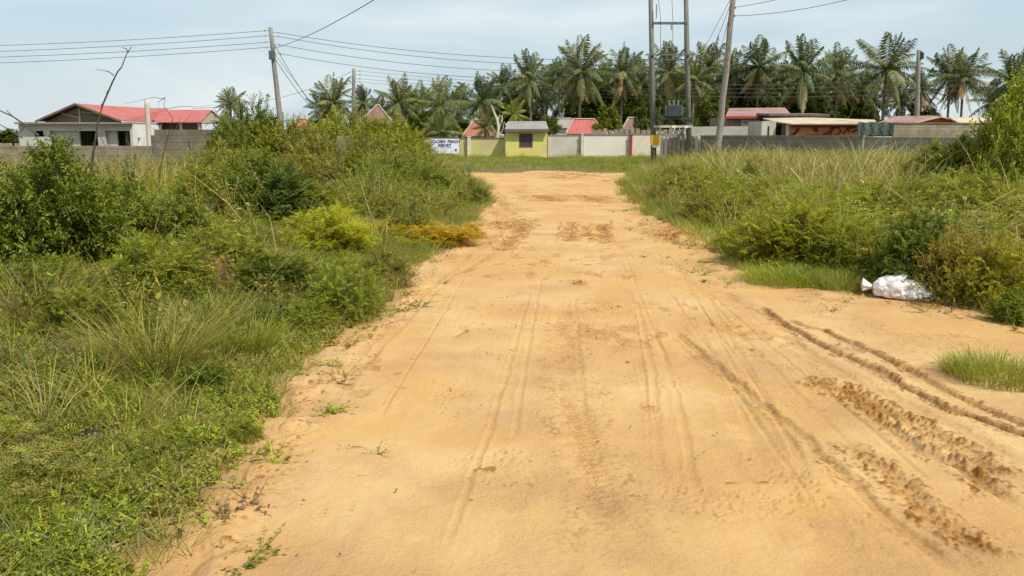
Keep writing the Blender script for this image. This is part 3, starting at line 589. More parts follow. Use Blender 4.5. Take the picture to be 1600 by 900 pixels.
# ------------------------------------------------------------------ individual bushes and tufts
def bush_arrays(r, Rr, H, nb, nt_, nl, L, Wd, mode='leaf', tipc=None, base=GRN, low=.12, flat=1.0):
    a = r.uniform(0, 2*math.pi, nb); el = np.arccos(r.uniform(.02, 1, nb)); q = r.uniform(.84, 1.03, nb)*(1+.13*np.sin(a*3+r.uniform(0, 6))+.08*np.sin(a*7+el*4))
    tip = np.stack([Rr*np.sin(el)*np.cos(a)*q, Rr*np.sin(el)*np.sin(a)*q, H*(np.cos(el)**flat)*q*.93+.06], -1)
    b0 = np.stack([Rr*.12*np.cos(a), Rr*.12*np.sin(a), a*0], -1); mid = b0*.3+tip*np.array([.45, .45, .62])+np.array([0, 0, .1*H])
    def cv(t): return ((1-t)**2)[..., None]*b0[:, None]+(2*t*(1-t))[..., None]*mid[:, None]+(t**2)[..., None]*tip[:, None]
    t = low+(1-low)*r.uniform(0, 1, (nb, nt_))**.6; st = cv(t); ctr = np.array([0, 0, H*.25])
    out = unit(st-ctr); D = unit(out*.55+np.array([0, 0, .35])+rv(r, nb*nt_).reshape(nb, nt_, 3)*.75)
    ln = r.uniform(.5, 1.25, (nb, nt_))*(.08+.15*Rr); B0 = st.reshape(-1, 3); D = D.reshape(-1, 3); ln = ln.reshape(-1); n = len(B0)
    s = np.linspace(.1, 1, nl)
    B = B0[:, None]+D[:, None]*(ln[:, None]*s)[..., None]-np.array([0, 0, 1.])*((ln[:, None]*.22)*s**2)[..., None]
    Nn = unit(np.array([0, 0, 1.])+rv(r, n)*.55)[:, None]*np.ones((1, nl, 1)); Sd = unit(np.cross(D[:, None], Nn))
    sg = np.where(np.arange(nl) % 2, 1, -1)[None, :, None]
    if mode == 'pin': dd = Sd*sg+D[:, None]*.5
    else: dd = Sd*sg*.7+D[:, None]*.5+rv(r, n*nl).reshape(n, nl, 3)*.6
    l = L*r.uniform(.7, 1.2, (n, nl)); Qv = leaves(B, dd, unit(Nn+rv(r, n*nl).reshape(n, nl, 3)*.3), l, l*Wd/L)
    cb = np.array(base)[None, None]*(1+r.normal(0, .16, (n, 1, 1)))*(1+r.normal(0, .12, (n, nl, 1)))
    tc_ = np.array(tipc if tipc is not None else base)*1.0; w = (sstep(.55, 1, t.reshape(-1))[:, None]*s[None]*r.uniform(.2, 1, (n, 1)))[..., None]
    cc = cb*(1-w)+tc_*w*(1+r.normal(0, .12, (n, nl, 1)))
    Qv = Qv.reshape(-1, 4, 3); Qv[..., 2] = np.maximum(Qv[..., 2], .01)
    return Qv.reshape(-1, 3), np.clip(np.repeat(cc.reshape(-1, 3), 4, 0), .004, .9), (b0, mid, tip)
def stems_mesh(name, br, rad, mat, r, step=1):
    m = MB()
    for b0, mi, tp in list(zip(*br))[::step]:
        t = np.linspace(0, .92, 5); m.tube([(1-k)**2*b0+2*k*(1-k)*mi+k*k*tp for k in t], [rad*(1-.75*k) for k in t], 4, False)
    me = bpy.data.meshes.new(name); me.from_pydata(m.v, [], m.f); me.materials.append(mat); return me
rb = np.random.default_rng(23); BUSH = {}
def bush_kind(key, nvar, mat='leaf', **kw):
    out = []
    for v in range(nvar):
        V, Cc, br = bush_arrays(rb, 1.0, 1.0, **kw)
        out.append((np_mesh('foliage', V, np.arange(len(V)).reshape(-1, 4), M[mat], Cc), stems_mesh('stems', br, .012, M['stem'], rb, 2)))
    BUSH[key] = out
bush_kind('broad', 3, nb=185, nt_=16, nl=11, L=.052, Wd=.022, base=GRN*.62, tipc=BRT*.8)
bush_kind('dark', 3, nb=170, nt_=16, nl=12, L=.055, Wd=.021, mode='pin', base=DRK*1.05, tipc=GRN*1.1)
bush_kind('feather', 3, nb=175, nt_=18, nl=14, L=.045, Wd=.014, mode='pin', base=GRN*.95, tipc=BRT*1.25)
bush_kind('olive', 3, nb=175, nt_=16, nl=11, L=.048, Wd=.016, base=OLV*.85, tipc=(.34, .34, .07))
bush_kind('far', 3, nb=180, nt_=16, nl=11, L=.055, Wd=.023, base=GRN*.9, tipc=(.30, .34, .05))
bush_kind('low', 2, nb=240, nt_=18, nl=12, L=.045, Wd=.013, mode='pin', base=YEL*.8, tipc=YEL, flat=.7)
bc = [0]
def bush(kind, px, by, wpx, toppy, label, name='bush', cat='bush', group=None, col=(1, 1, 1), Y=None, deep=1.0):
    if Y is None: g = G(px, by); g = G(px, by, float(terr(g[0], g[1])))
    else: g = P(px, HOR, Y); g[2] = 0
    z0 = float(terr(g[0], g[1])); top = P(px, toppy, g[1])[2]; Hh = max(.12, (top-z0)*1.08); Rr = wpx/2/F_PX*g[1]*1.08
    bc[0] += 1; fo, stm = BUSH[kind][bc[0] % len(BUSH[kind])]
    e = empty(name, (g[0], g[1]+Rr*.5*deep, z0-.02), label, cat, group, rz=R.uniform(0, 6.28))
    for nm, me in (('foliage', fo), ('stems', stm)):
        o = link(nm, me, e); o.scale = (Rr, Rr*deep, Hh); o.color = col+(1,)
    return e
GB = 'bushes on the left bank'; GR = 'bushes in the right field'
# far ridge of bushes behind, left to right
bush('dark', 385, 0, 125, 177, 'tall dark green bush rising highest beside the end of the block wall', Y=21, group=GB, col=(1.2, 1.15, 1))
bush('far', 352, 0, 60, 195, 'narrow leafy bush covering the right end of the block wall', Y=20, group=GB)
bush('far', 438, 0, 100, 192, 'rounded green bush at the foot of the leaning utility pole on the left', Y=22, group=GB, col=(1.1, 1, 1))
bush('olive', 480, 0, 110, 206, 'olive thin-leaved bush in front of the pink hipped roof', Y=20, group=GB)
bush('far', 530, 0, 110, 186, 'yellow-green bush below the thin pole with side brackets', Y=25, group=GB, col=(1.25, 1.15, 1))
bush('far', 590, 0, 105, 190, 'bright bush in front of the brown pyramid roof', Y=26, group=GB, col=(1.3, 1.2, .9))
bush('far', 628, 0, 85, 208, 'bright green bush sloping down towards the white sign', Y=27, group=GB, col=(1.15, 1.1, .9))
bush('dark', 664, 0, 60, 246, 'dark bush just left of and below the white sign', Y=26, group=GB, col=(1.1, 1.1, 1))
bush('olive', 700, 0, 70, 268, 'olive bush where the left bank ends at the bend of the track', Y=24, group=GB)
bush('olive', 735, 318, 70, 284, 'small olive bush nearest the bend on the left edge of the sand', group=GB, col=(.9, 1, 1))
# middle band
bush('olive', 610, 0, 130, 238, 'wide olive bush in the middle of the left bank behind the golden patch', Y=20, group=GB, col=(.95, 1.05, 1))
bush('far', 660, 0, 110, 262, 'green bush between the golden patch and the bend', Y=19, group=GB)
bush('far', 545, 0, 130, 252, 'grey-green bush half hiding the broken block stub', Y=18, group=GB, col=(1, 1, 1.1))
bush('olive', 470, 0, 140, 242, 'straggly olive bush above the large dark bush', Y=17.5, group=GB, col=(1.05, 1, 1))
bush('far', 380, 0, 120, 238, 'leafy bush left of and behind the large dark bush', Y=17, group=GB)
bush('dark', 420, 352, 185, 272, 'large dark green bush with shaded base behind the lime-yellow bush', group=GB, col=(.95, 1, 1))
bush('feather', 492, 352, 120, 296, 'feathery green bush at the right shoulder of the large dark bush', group=GB, col=(1.1, 1, 1))
bush('low', 505, 388, 148, 334, 'lime-yellow low bush in front of the large dark bush', group=GB)
bush('olive', 640, 372, 90, 322, 'small grey-olive bush just left of the golden patch', group=GB, col=(.9, 1, 1.1))
for a_ in ((410, 0, 110, 205, 'yellow-green leafy bush below the leaning pole base', 20.5, 'far', (1.2, 1.1, 1)), (500, 0, 120, 200, 'broad bright bush under the leaning pole service cables', 23, 'far', (1.25, 1.15, .9)),
           (565, 0, 100, 212, 'grey-green bush in front of the brown pyramid roof shoulder', 22, 'olive', (1, 1.05, 1)), (615, 0, 110, 214, 'yellow-green bush right of the broken block stub', 23, 'far', (1.3, 1.2, .9)),
           (652, 0, 80, 238, 'bright leafy bush left of the white sign', 24, 'feather', (1.1, 1.05, .9)), (700, 0, 70, 285, 'small olive bush low on the bank below the sign', 19, 'olive', (1, 1.05, 1)),
           (330, 0, 110, 235, 'olive bush growing against the taller block wall', 18, 'olive', (1.1, 1.1, 1)), (345, 0, 130, 285, 'yellow-green bush left of the large dark bush', 14.5, 'far', (1.2, 1.15, .9)),
           (565, 0, 120, 300, 'olive-green bush right of the large dark bush', 14.5, 'olive', (1, 1.08, 1)), (650, 0, 110, 300, 'thin-stemmed olive bush above the golden patch', 16, 'olive', (.95, 1, 1)),
           (180, 0, 120, 290, 'straggly pale green bush below the long block wall', 14, 'far', (1.15, 1.1, 1)), (90, 0, 140, 300, 'light green bush between the wall and the big left bush', 11.5, 'feather', (1.1, 1.05, 1))):
    bush(a_[6], a_[0], a_[1], a_[2], a_[3], a_[4], Y=a_[5], group=GB, col=a_[7])
for a_ in ((110, 520, 150, 470, 'low leafy weed clump left of the big tussock', 'feather', (1.1, 1, 1)), (470, 520, 110, 478, 'low green weed clump nearest the sand left of the bright bush', 'feather', (1.1, 1.05, 1)),
           (375, 690, 60, 668, 'little green weed clump on the near sand edge', 'feather', (1.15, 1.1, 1)), (60, 480, 150, 415, 'mid-green weed clump under the big left bush', 'feather', (1, 1, 1)), (200, 720, 120, 690, 'low leafy clump in the near left weeds', 'feather', (1.15, 1.05, 1))):
    bush(a_[5], a_[0], a_[1], a_[2], a_[3], a_[4], name='weed_clump', cat='weed', group=GB, col=a_[6])
# left big bushes
bush('broad', 35, 440, 270, 258, 'big dark broad-leaved bush at the left picture edge', group=GB, col=(1.0, 1.05, 1))
bush('broad', 130, 400, 210, 292, 'broad-leaved bush immediately right of the big one at the left edge', group=GB, col=(.95, 1, 1), deep=.8)
bush('olive', 60, 0, 180, 268, 'pale olive bush below the left end of the block wall', Y=13, group=GB, col=(1.1, 1.1, 1))
bush('olive', 250, 0, 190, 286, 'pale olive bush in front of the middle of the block wall', Y=15, group=GB, col=(1.15, 1.1, 1))
bush('feather', 300, 0, 130, 272, 'green feathery bush below the taller right section of block wall', Y=13.5, group=GB)
bush('far', 240, 400, 170, 312, 'mid-green bush halfway between the big left bush and the dark one', group=GB)
bush('feather', 215, 455, 180, 385, 'low bright feathery bush in the left middle above the grass tussock', group=GB, col=(1.1, 1.05, 1))
bush('feather', 330, 430, 150, 372, 'low light green bush below the bush shadow in the left middle', group=GB, col=(1.15, 1.05, 1.1))
bush('dark', 415, 470, 150, 405, 'low dark green bush near the brown dry patch', group=GB, col=(1.5, 1.3, 1))
bush('feather', 530, 505, 125, 425, 'bright green bush standing against the left edge of the sand', group=GB, col=(1.05, 1.05, 1))
bush('olive', 600, 440, 80, 392, 'small olive shrub at the road edge below the golden patch', group=GB)
bush('dark', 310, 622, 95, 575, 'small dark weed at the foot of the grass tussock', name='weed', cat='weed', group=GB, col=(1.3, 1.25, 1))
# golden patch
bush('low', 680, 386, 130, 356, 'golden-orange low patch of dodder-like weed on the road edge', name='weed_patch', cat='weed', group=GB, col=(1.3, .86, .6))
bush('low', 625, 372, 130, 347, 'smaller golden-green patch left of the golden-orange one', name='weed_patch', cat='weed', group=GB, col=(1.15, .88, .7))
bush('low', 735, 372, 55, 350, 'small golden-orange clump at the sand edge right of the larger patch', name='weed_patch', cat='weed', group=GB, col=(1.3, .82, .6), deep=.7)
# right side
bush('far', 1655, 0, 190, 132, 'tall yellow-green bush at the right picture edge', Y=14.5, group=GR, col=(1.35, 1.3, .9))
bush('far', 1622, 0, 110, 205, 'lower yellow-green bush at the foot of the tall one at the right edge', Y=13.2, group=GR, col=(1.2, 1.2, .9))
bush('dark', 1512, 0, 135, 226, 'dark rounded bush left of the tall one at the right edge', Y=16, group=GR, col=(1.5, 1.25, 1))
bush('feather', 1560, 0, 200, 282, 'feathery light green bush below the tall right-edge bush', Y=12, group=GR, col=(1.2, 1.1, .9))
bush('feather', 1420, 0, 160, 292, 'feathery light green bush in the middle of the right field', Y=13, group=GR, col=(1.2, 1.1, .9))
bush('feather', 1250, 418, 190, 330, 'wide feathery bush nearest the bright grass on the right', group=GR, col=(1.25, 1.1, .8))
bush('feather', 1340, 425, 120, 352, 'feathery bush behind the neck of the white sack', group=GR, col=(1.1, 1, .9))
bush('dark', 1455, 438, 150, 350, 'dark shaded bush directly behind the white sack', group=GR, col=(1.3, 1.2, 1))
bush('olive', 1510, 452, 130, 372, 'brown-olive scrubby bush right of the dark one behind the sack', group=GR, col=(1.15, 1, 1))
bush('feather', 1575, 482, 150, 385, 'yellowish feathery bush at the right edge behind the bright tuft', group=GR, col=(1.4, 1.12, .75))
bush('broad', 1590, 508, 70, 462, 'small bright green leafy weed on the sand at the right edge', name='weed', cat='weed', group=GR, col=(1.3, 1.3, 1))
bush('dark', 1178, 0, 30, 258, 'small dark shrub standing alone in the tall grass', Y=20, name='shrub', cat='shrub', group=GR)
bush('olive', 1075, 0, 110, 272, 'low olive-brown bush at the near left tip of the right field', Y=20, group=GR, col=(.95, .95, 1))
bush('olive', 1120, 0, 100, 300, 'low olive bush along the right road edge before the bright grass', Y=15, group=GR, col=(1.05, 1.05, .9))
bush('feather', 1180, 398, 110, 350, 'low green bush at the left foot of the wide feathery bush', group=GR, col=(1.1, 1, .9))

for a_ in ((1035, 0, 60, 292, 'small grey-green bush at the left end of the right field', 22, 'olive', (.95, 1, 1.05)), (1090, 0, 110, 262, 'yellow-olive bush in front of the slab fence', 24, 'far', (1.15, 1, .9)),
           (1130, 0, 110, 275, 'feathery olive bush below the weathered pole', 19, 'feather', (1.15, 1, .9)), (1200, 0, 120, 250, 'straw-tinged bush right of the weathered pole base', 22, 'olive', (1.2, 1.05, 1)),
           (1225, 0, 120, 285, 'yellow-green bush right of the small dark shrub', 17, 'feather', (1.25, 1.05, .8)), (1290, 0, 120, 262, 'olive bush in the tall grass below the orange shop', 19, 'olive', (1.1, 1, 1)),
           (1330, 0, 130, 300, 'yellow-green bush in mid field below the cloth screen', 15, 'far', (1.25, 1.1, .8)), (1385, 0, 110, 255, 'olive bush in the grass left of the plain right pole', 19, 'olive', (1.1, 1.05, .9)),
           (1455, 0, 120, 250, 'green bush in the grass below the red gable', 18, 'far', (1.1, 1.05, .9)), (1490, 0, 130, 315, 'feathery bright bush right of the middle of the right field', 13, 'feather', (1.3, 1.12, .8)),
           (1400, 0, 120, 345, 'olive scrub between the wide feathery bush and the dark one', 11.5, 'olive', (1.05, 1, .9)), (1170, 0, 110, 312, 'olive-yellow scrub behind the low green roadside bush', 14.5, 'feather', (1.2, 1, .8)),
           (1300, 0, 130, 335, 'light yellow-green bush behind the wide feathery one', 12.5, 'feather', (1.35, 1.12, .75)), (1550, 0, 130, 345, 'shaggy green bush between the feathery and the yellowish right-edge bushes', 10.8, 'far', (1.15, 1.1, .9))):
    bush(a_[6], a_[0], a_[1], a_[2], a_[3], a_[4], Y=a_[5], group=GR, col=a_[7])
# grass tussocks as things
def tussock(px, by, hgt, spr, n, cols, label, w=.006, lean=.5, curl=.35, name='grass_tussock', cols2=None):
    g = G(px, by); z = float(terr(g[0], g[1])) if edge_dist(g[0], g[1]) > -.3 else 0.0
    r = np.random.default_rng(px); Q, ids, tp = blades(r, n, hgt, spr, w, lean, curl, .35)
    cc = pal(r, n, cols, [1]*len(cols))*(1+r.normal(0, .15, (n, 1)))
    me = np_mesh(name, Q.reshape(-1, 3), np.arange(len(Q)*4).reshape(-1, 4), M['grass'], np.repeat(cc[ids], 4, 0).reshape(-1, 3))
    o = link(name, me, loc=(g[0], g[1], z-.01)); o.color = (1, 1, 1, 1); tag(o, label, 'grass tuft', 'grass tufts beside the road'); return o
tussock(245, 600, .40, .24, 620, [OLV, OLV*.8, BRN, OLV*1.1, GRN, GRN], 'big arching olive-brown grass tussock on the left with dead blades at its foot', lean=.65)
tussock(330, 545, .36, .16, 360, [OLV, STR, OLV, GRN], 'smaller pale tussock just behind and right of the big brown-based one')
tussock(390, 560, .30, .13, 300, [GRN, OLV, BRT], 'green grass tuft between the big tussock and the road')
tussock(60, 560, .38, .3, 420, [OLV, BRN, GRN, BRN*1.1], 'reddish-brown grass tussock near the left picture edge')
tussock(1565, 592, .15, .33, 1500, [BRT, GRN, OLV, BRT], 'isolated bright green grass tuft on the sand at the right', w=.004, lean=.3)
tussock(1508, 580, .10, .16, 420, [BRT, OLV, STR], 'small thin tuft attached to the left of the isolated bright one', w=.004)
tussock(1230, 440, .16, .5, 1300, [BRT*1.15, GRN*1.1, BRT*1.1], 'dense bright green grass mat at the right roadside left of the sack', w=.005)
tussock(1325, 452, .16, .3, 520, [BRT, GRN, OLV], 'bright grass tuft whose tips reach the neck of the white sack', w=.005)
# dry heaps
def heap(px, by, Rr, Hh, n, label, cols, ln=.14, name='dry_brush_heap'):
    g = G(px, by); z = float(terr(g[0], g[1])); r = np.random.default_rng(px+7)
    d = rv(r, n); B = np.stack([r.normal(0, Rr*.45, n), r.normal(0, Rr*.4, n), np.abs(r.normal(0, Hh*.45, n))], -1); d[:, 2] *= .5
    Q = leaves(B, d, rv(r, n), ln*r.uniform(.4, 1.2, n), np.full(n, .007)); cc = pal(r, n, cols, [1]*len(cols))*(1+r.normal(0, .2, (n, 1)))
    o = link(name, np_mesh(name, Q.reshape(-1, 3), np.arange(4*n).reshape(-1, 4), M['dry'], np.clip(np.repeat(cc, 4, 0), .01, .9)), loc=(g[0], g[1], z)); o.color = (1, 1, 1, 1)
    tag(o, label, 'dry brush', 'heaps of dead stalks'); return o
heap(322, 492, .34, .30, 1700, 'reddish-brown heap of dead stalks in the left weeds', [BRN*1.3, BRN, (.30, .13, .06)])
heap(190, 415, .30, .42, 1300, 'brown dead stalks under the broad-leaved left bushes', [BRN, (.3, .17, .1), STR*.8], .2)
heap(620, 447, .22, .07, 420, 'dark dead brush lying at the left road edge', [BRN*.7, BRN*.5, STR*.5])
heap(500, 392, .5, .08, 700, 'dry brown litter under the lime-yellow bush', [BRN, STR*.8, BRN*.7])
heap(1540, 440, .5, .45, 900, 'tangle of pale dead stems behind the sack at the right', [STR, BRN*1.3, STR*.8], .35)
heap(375, 640, .25, .04, 350, 'brown trailing dead creeper on the left sand edge', [BRN, GOLD*.7, BRN*1.4], .1)
heap(150, 850, .18, .05, 260, 'grey dead twigs in the near left weeds', [GRY*1.4, STR, GRY*1.2], .12)
heap(1460, 478, .30, .05, 300, 'dark twiggy litter along the sand beside the sack', [BRN*.6, BRN, STR*.5], .1)

# dead branches standing out of the bushes, real distance about ten metres
def stalk(name, pts, Y, rad, label, cat='dead branch', subs=(), group='bare dead branches sticking up'):
    w = [P(x, y, Y+dy) for x, y, *q in pts for dy in [q[0] if q else 0]]; m = MB(); n = len(w)
    m.tube(w, [rad*(1-.75*i/(n-1)) for i in range(n)], 5)
    for sb in subs: m.tube([P(x, y, Y) for x, y in sb], [rad*.4, rad*.3]+[rad*.15]*(len(sb)-2), 4)
    b = Vector(w[0]); o = m.build(name, M['twig'], off=b); o.location = b; tag(o, label, cat, group); return o
stalk('dead_branch', [(125, 330), (140, 280), (147, 230), (153, 190), (160, 165), (175, 130), (184, 112), (190, 105), (199, 82), (206, 73)], 10.5, .017, 'long bare dark branch rising above the white house on the left',
      subs=[[(178, 118), (170, 112), (158, 109), (149, 109)], [(172, 140), (168, 142), (166, 146)], [(201, 82), (197, 76), (190, 74)], [(160, 168), (158, 162)], [(152, 205), (160, 218), (165, 232)]])
stalk('dead_branch', [(60, 212), (40, 196), (20, 182), (0, 173), (-25, 165)], 9.5, .014, 'bare branch entering at the left picture edge over the house', subs=[[(40, 196), (30, 208), (20, 215)], [(20, 182), (10, 172)], [(52, 206), (62, 222), (70, 240)]])
stalk('dead_branch', [(35, 216), (15, 203), (-5, 192), (-30, 180)], 9.3, .009, 'thin lower bare twig at the left picture edge')
stalk('dead_branch', [(135, 300), (142, 262), (146, 232)], 11.5, .015, 'short upright dark stalk before the block wall left of its taller part', subs=[[(137, 292), (150, 278), (165, 262)]])
stalk('dead_branch', [(248, 300), (250, 262), (254, 245), (262, 215), (270, 185), (256, 166), (258, 152)], 13, .012, 'curved dead stem near the grey post of the white house',
      subs=[[(258, 225), (275, 200), (285, 178)], [(262, 215), (245, 205), (232, 196)], [(257, 155), (240, 152), (215, 158), (195, 162)], [(260, 170), (285, 166), (310, 167), (335, 164)], [(258, 152), (247, 160), (250, 172)], [(275, 200), (290, 188), (300, 176)]])
stalk('dead_branch', [(520, 300), (528, 262), (533, 230), (542, 205)], 17, .012, 'thin bare stem beside the broken block stub', subs=[[(528, 262), (518, 240)], [(531, 245), (545, 228)]])
stalk('dead_branch', [(575, 390), (580, 350), (577, 310)], 11, .008, 'thin dark stem right of the lime-yellow bush')
stalk('dead_branch', [(1290, 400), (1300, 370), (1312, 345), (1318, 325)], 11, .012, 'forked brown stem inside the wide feathery bush on the right', subs=[[(1292, 395), (1278, 372), (1270, 355)]])
stalk('dead_branch', [(1465, 440), (1480, 425), (1520, 412), (1560, 418)], 9.5, .008, 'pale low dead branch lying behind the white sack')

# ------------------------------------------------------------------ white sack and litter
def blob(name, n1, n2, fn, mat, parent=None, sub=0):
    V = [fn(i/(n1-1), 2*math.pi*k/n2) for i in range(n1) for k in range(n2)]
    Fq = [(i*n2+k, i*n2+(k+1) % n2, (i+1)*n2+(k+1) % n2, (i+1)*n2+k) for i in range(n1-1) for k in range(n2)]
    return np_mesh(name, V, Fq, mat, smooth=True)
def sack():
    m, t, b = newmat('woven_plastic'); c = N(t, 'TexCoord'); n = N(t, 'TexNoise', Scale=6, Detail=7, Roughness=.65, Distortion=.8); t.links.new(c.outputs['Object'], n.inputs[0])
    n2 = N(t, 'TexNoise', Scale=4, Detail=5); mpp = N(t, 'Mapping'); mpp.inputs['Location'].default_value = (5, 3, 1); t.links.new(c.outputs['Object'], mpp.inputs[0]); t.links.new(mpp.outputs[0], n2.inputs[0])
    o = mixc(t, ramp(t, n.outputs[0], [(.35, 0), (.6, 1)]), (.86, .84, .85), (.78, .76, .78)); o = mixc(t, ramp(t, n2.outputs[0], [(.56, 0), (.68, .7)]), o, (.42, .36, .30))
    t.links.new(o, b.inputs['Base Color']); b.inputs['Roughness'].default_value = .55
    bp = N(t, 'Bump', Strength=.6, Distance=.03); t.links.new(n.outputs[0], bp.inputs['Height']); t.links.new(bp.outputs[0], b.inputs['Normal'])
    g = G(1420, 468); e = empty('sack', (g[0], g[1]+.10, 0), 'white woven plastic sack lying crumpled on the sand by the bushes', 'sack', rz=math.radians(-22))
    def body(u, a):
        x = -.30+.62*u; k = math.sin(math.pi*min(1, u*1.02))**.40 if 0 < u < 1 else 0
        f = 1-abs(2*float(vn(u*5+a*.8, a*1.6-u*3, 3))-1); f2 = 1-abs(2*float(vn(u*13-a, a*2.6+u*4, 5))-1)
        rad = .138*k*(1-.32*u)*(1+.10*math.sin(a*3+u*5)+.34*(f-.5)+.14*(f2-.5))
        y = math.cos(a)*rad*1.5; z = math.sin(a)*rad*(1.12 if u < .5 else .95); return (x, y+.03*math.sin(u*4), max(.004, z+.085-.03*u+.02*(float(vn(u*6, 1.5, 9))-.5)))
    link('sack_body', blob('sack_body', 70, 64, body, m), e)
    def neck(u, a):
        rad = (.028+.055*u**1.5*(1+.35*math.sin(a*5)))*(1 if u < 1 else .2); return (-.285-.12*u, math.cos(a)*rad*1.3+.01, max(.006, math.sin(a)*rad*.8+.085+.02*u))
    link('sack_neck', blob('sack_neck', 9, 20, neck, m), e)
    mm = MB(); mm.tube([(-.292, .045*math.cos(t_), .087+.036*math.sin(t_)) for t_ in np.linspace(0, 6.28, 14)], .006, 5); mm.build('tie_string', M['block_grey'], e)
sack()
def scrap(name, px, py, sx, sy, sz, mat, label, cat):
    g = G(px, py); z = float(terr(g[0], g[1])) if edge_dist(g[0], g[1]) > 0 else 0; s = px
    def f(u, a):
        k = math.sin(math.pi*u)**.6; q = 1+.5*(float(vn(u*4, a*1.2, s))-.5)
        return (sx*math.cos(a)*k*q, sy*math.sin(a)*k*q, max(0, sz*(.5-.5*math.cos(math.pi*u))*(.6+.8*float(vn(a*2, u*5, s+1)))))
    o = link(name, blob(name, 10, 14, f, mat), loc=(g[0], g[1], z+.0)); tag(o, label, cat); return o
scrap('plastic_bag', 138, 706, .075, .05, .07, M['black_bag'], 'crumpled black plastic scrap in the near left weeds', 'litter')
scrap('stone', 52, 745, .035, .03, .05, M['stone'], 'small grey stone in the near left weeds', 'stone')
scrap('litter_scrap', 258, 693, .014, .012, .03, M['sign_white'], 'tiny pale scrap in the weeds by the road', 'litter')
scrap('litter_scrap', 445, 517, .035, .025, .05, M['sign_white'], 'pale white scrap of litter at the left road edge', 'litter')
scrap('litter_scrap', 418, 545, .025, .02, .04, M['stone'], 'second pale scrap of litter nearer the camera at the left edge', 'litter')
scrap('pebble', 362, 612, .015, .012, .02, M['trim'], 'small pale pebble at the left sand edge', 'stone')

n_ = 2600; y_ = rng.uniform(2.4, 16, n_)**1.0; x_ = xl(y_)-.1+(xr(y_)-xl(y_)+.2)*rng.uniform(0, 1, n_)
ed_ = np.minimum(x_-xl(y_), xr(y_)-x_); kp = (rng.uniform(0, 1, n_) < .12+.88*np.exp(-ed_/.35)+.5*sstep(.5, .62, fbm(x_, y_, 88, 3))) & (np.abs(x_) < .66*y_+.3); x_, y_ = x_[kp], y_[kp]; n_ = len(x_)
d_ = rv(rng, n_); d_[:, 2] *= .15; B_ = np.stack([x_, y_, .016+.012*rng.uniform(0, 1, n_)], -1)
Q_ = leaves(B_, d_, unit(np.array([0, 0, 1.])+rv(rng, n_)*.5), rng.uniform(.008, .04, n_), rng.uniform(.004, .014, n_), .3); c_ = pal(rng, n_, [BRN*.5, BRN, STR*.8, DRK*2, DAMP_AND_SHADE], [2, 2, 1.5, 1, 2])
o = link('leaf_litter', np_mesh('leaf_litter', Q_.reshape(-1, 3), np.arange(4*n_).reshape(-1, 4), M['dry'], np.repeat(c_, 4, 0))); o.color = (1, 1, 1, 1); tag(o, 'small dry leaf bits and crumbs scattered over the sand road', 'leaf litter', kind='stuff')
# ------------------------------------------------------------------ walls
def wall(name, pts_px, Y0, Y1, ztop_px, mat, label, cat='wall', thick=.18, coping=None, group=None):
    a = P(pts_px[0], HOR, Y0); b = P(pts_px[1], HOR, Y1); z0 = P(pts_px[0], ztop_px[0], Y0)[2]; z1 = P(pts_px[1], ztop_px[1], Y1)[2]
    d = Vector((b[0]-a[0], b[1]-a[1])); L = d.length; e = empty(name, (a[0], a[1], 0), label, cat, group, rz=math.atan2(d.y, d.x))
    MB().obox((0, 0), (L, 0), thick, -.2, z0, z1).build('wall_face', mat, e)
    if coping: MB().obox((-.03, 0), (L+.03, 0), thick+.08, z0+.003, z0+.07, z1+.07).build('coping', coping, e)
    return e, L, z0, z1
wall('block_wall', (-160, 244), 27, 24.5, (228, 228), M['block_grey'], 'low grey block wall in front of the white house on the left')
e, L, z0, z1 = wall('block_wall', (246, 336), 24, 23, (202.5, 202.5), M['block_grey'], 'taller grey-brown block wall section with dark end post below the red roof', thick=.2)
MB().box(L+.0, L+.14, -.12, .12, -.2, z1-.02).build('end_post', M['fascia'], e); MB().box(-.14, -.0, -.12, .12, -.2, z1-.15).build('end_post', M['block_dark'], e)
for k in (.62, .8): MB().box(L*k, L*k+.05, -.13, -.102, -.2, z1-.2-(k-.6)*1.5).build('pilaster', M['block_dark'], e)
e, L, z0, z1 = wall('block_wall_stub', (526, 546), 23, 23, (213, 212), M['block_grey'], 'broken grey block stub showing through the bushes left of centre', thick=.2)
MB().box(L+.03, L+.22, -.1, .1, -.2, z1-.15).build('loose_block', M['block_grey'], e)
wall('compound_wall', (640, 790), 62, 62, (217, 216.5), M['yellow_wall'], 'dull yellow compound wall left of the gatehouse', coping=M['timber'])
def box_part(name, parent, mat, px0, px1, py0, py1, Y, depth, loc, rz=0):
    a = P(px0, py1, Y); b = P(px1, py0, Y)
    return MB().box(a[0]-loc[0], b[0]-loc[0], a[1]-loc[1]-depth/2, a[1]-loc[1]+depth/2, a[2], b[2]).build(name, mat, parent)
def pillar(px0, px1, py0, py1, Y, mat, label, depth=.3, name='wall_pillar'):
    a = P(px0, py1, Y); b = P(px1, py0, Y); m = MB().box(-(b[0]-a[0])/2, (b[0]-a[0])/2, -depth/2, depth/2, -.1, b[2]); m.box(-(b[0]-a[0])/2-.03, (b[0]-a[0])/2+.03, -depth/2-.03, depth/2+.03, b[2]+.002, b[2]+.06)
    o = m.build(name, mat); o.location = ((a[0]+b[0])/2, Y, 0); tag(o, label, 'pillar', 'pillars in the compound wall'); return o
pillar(730.5, 735.5, 214, 245, 61.8, M['trim'], 'pale pillar between the two yellow wall panels')
pillar(788, 793, 214, 245, 61.7, M['trim'], 'pale pillar at the left corner of the gatehouse')
wall('compound_wall', (856, 908), 62, 62, (212, 212), M['grey_plaster'], 'grimy grey-white wall panel just right of the gatehouse', coping=M['slab'])
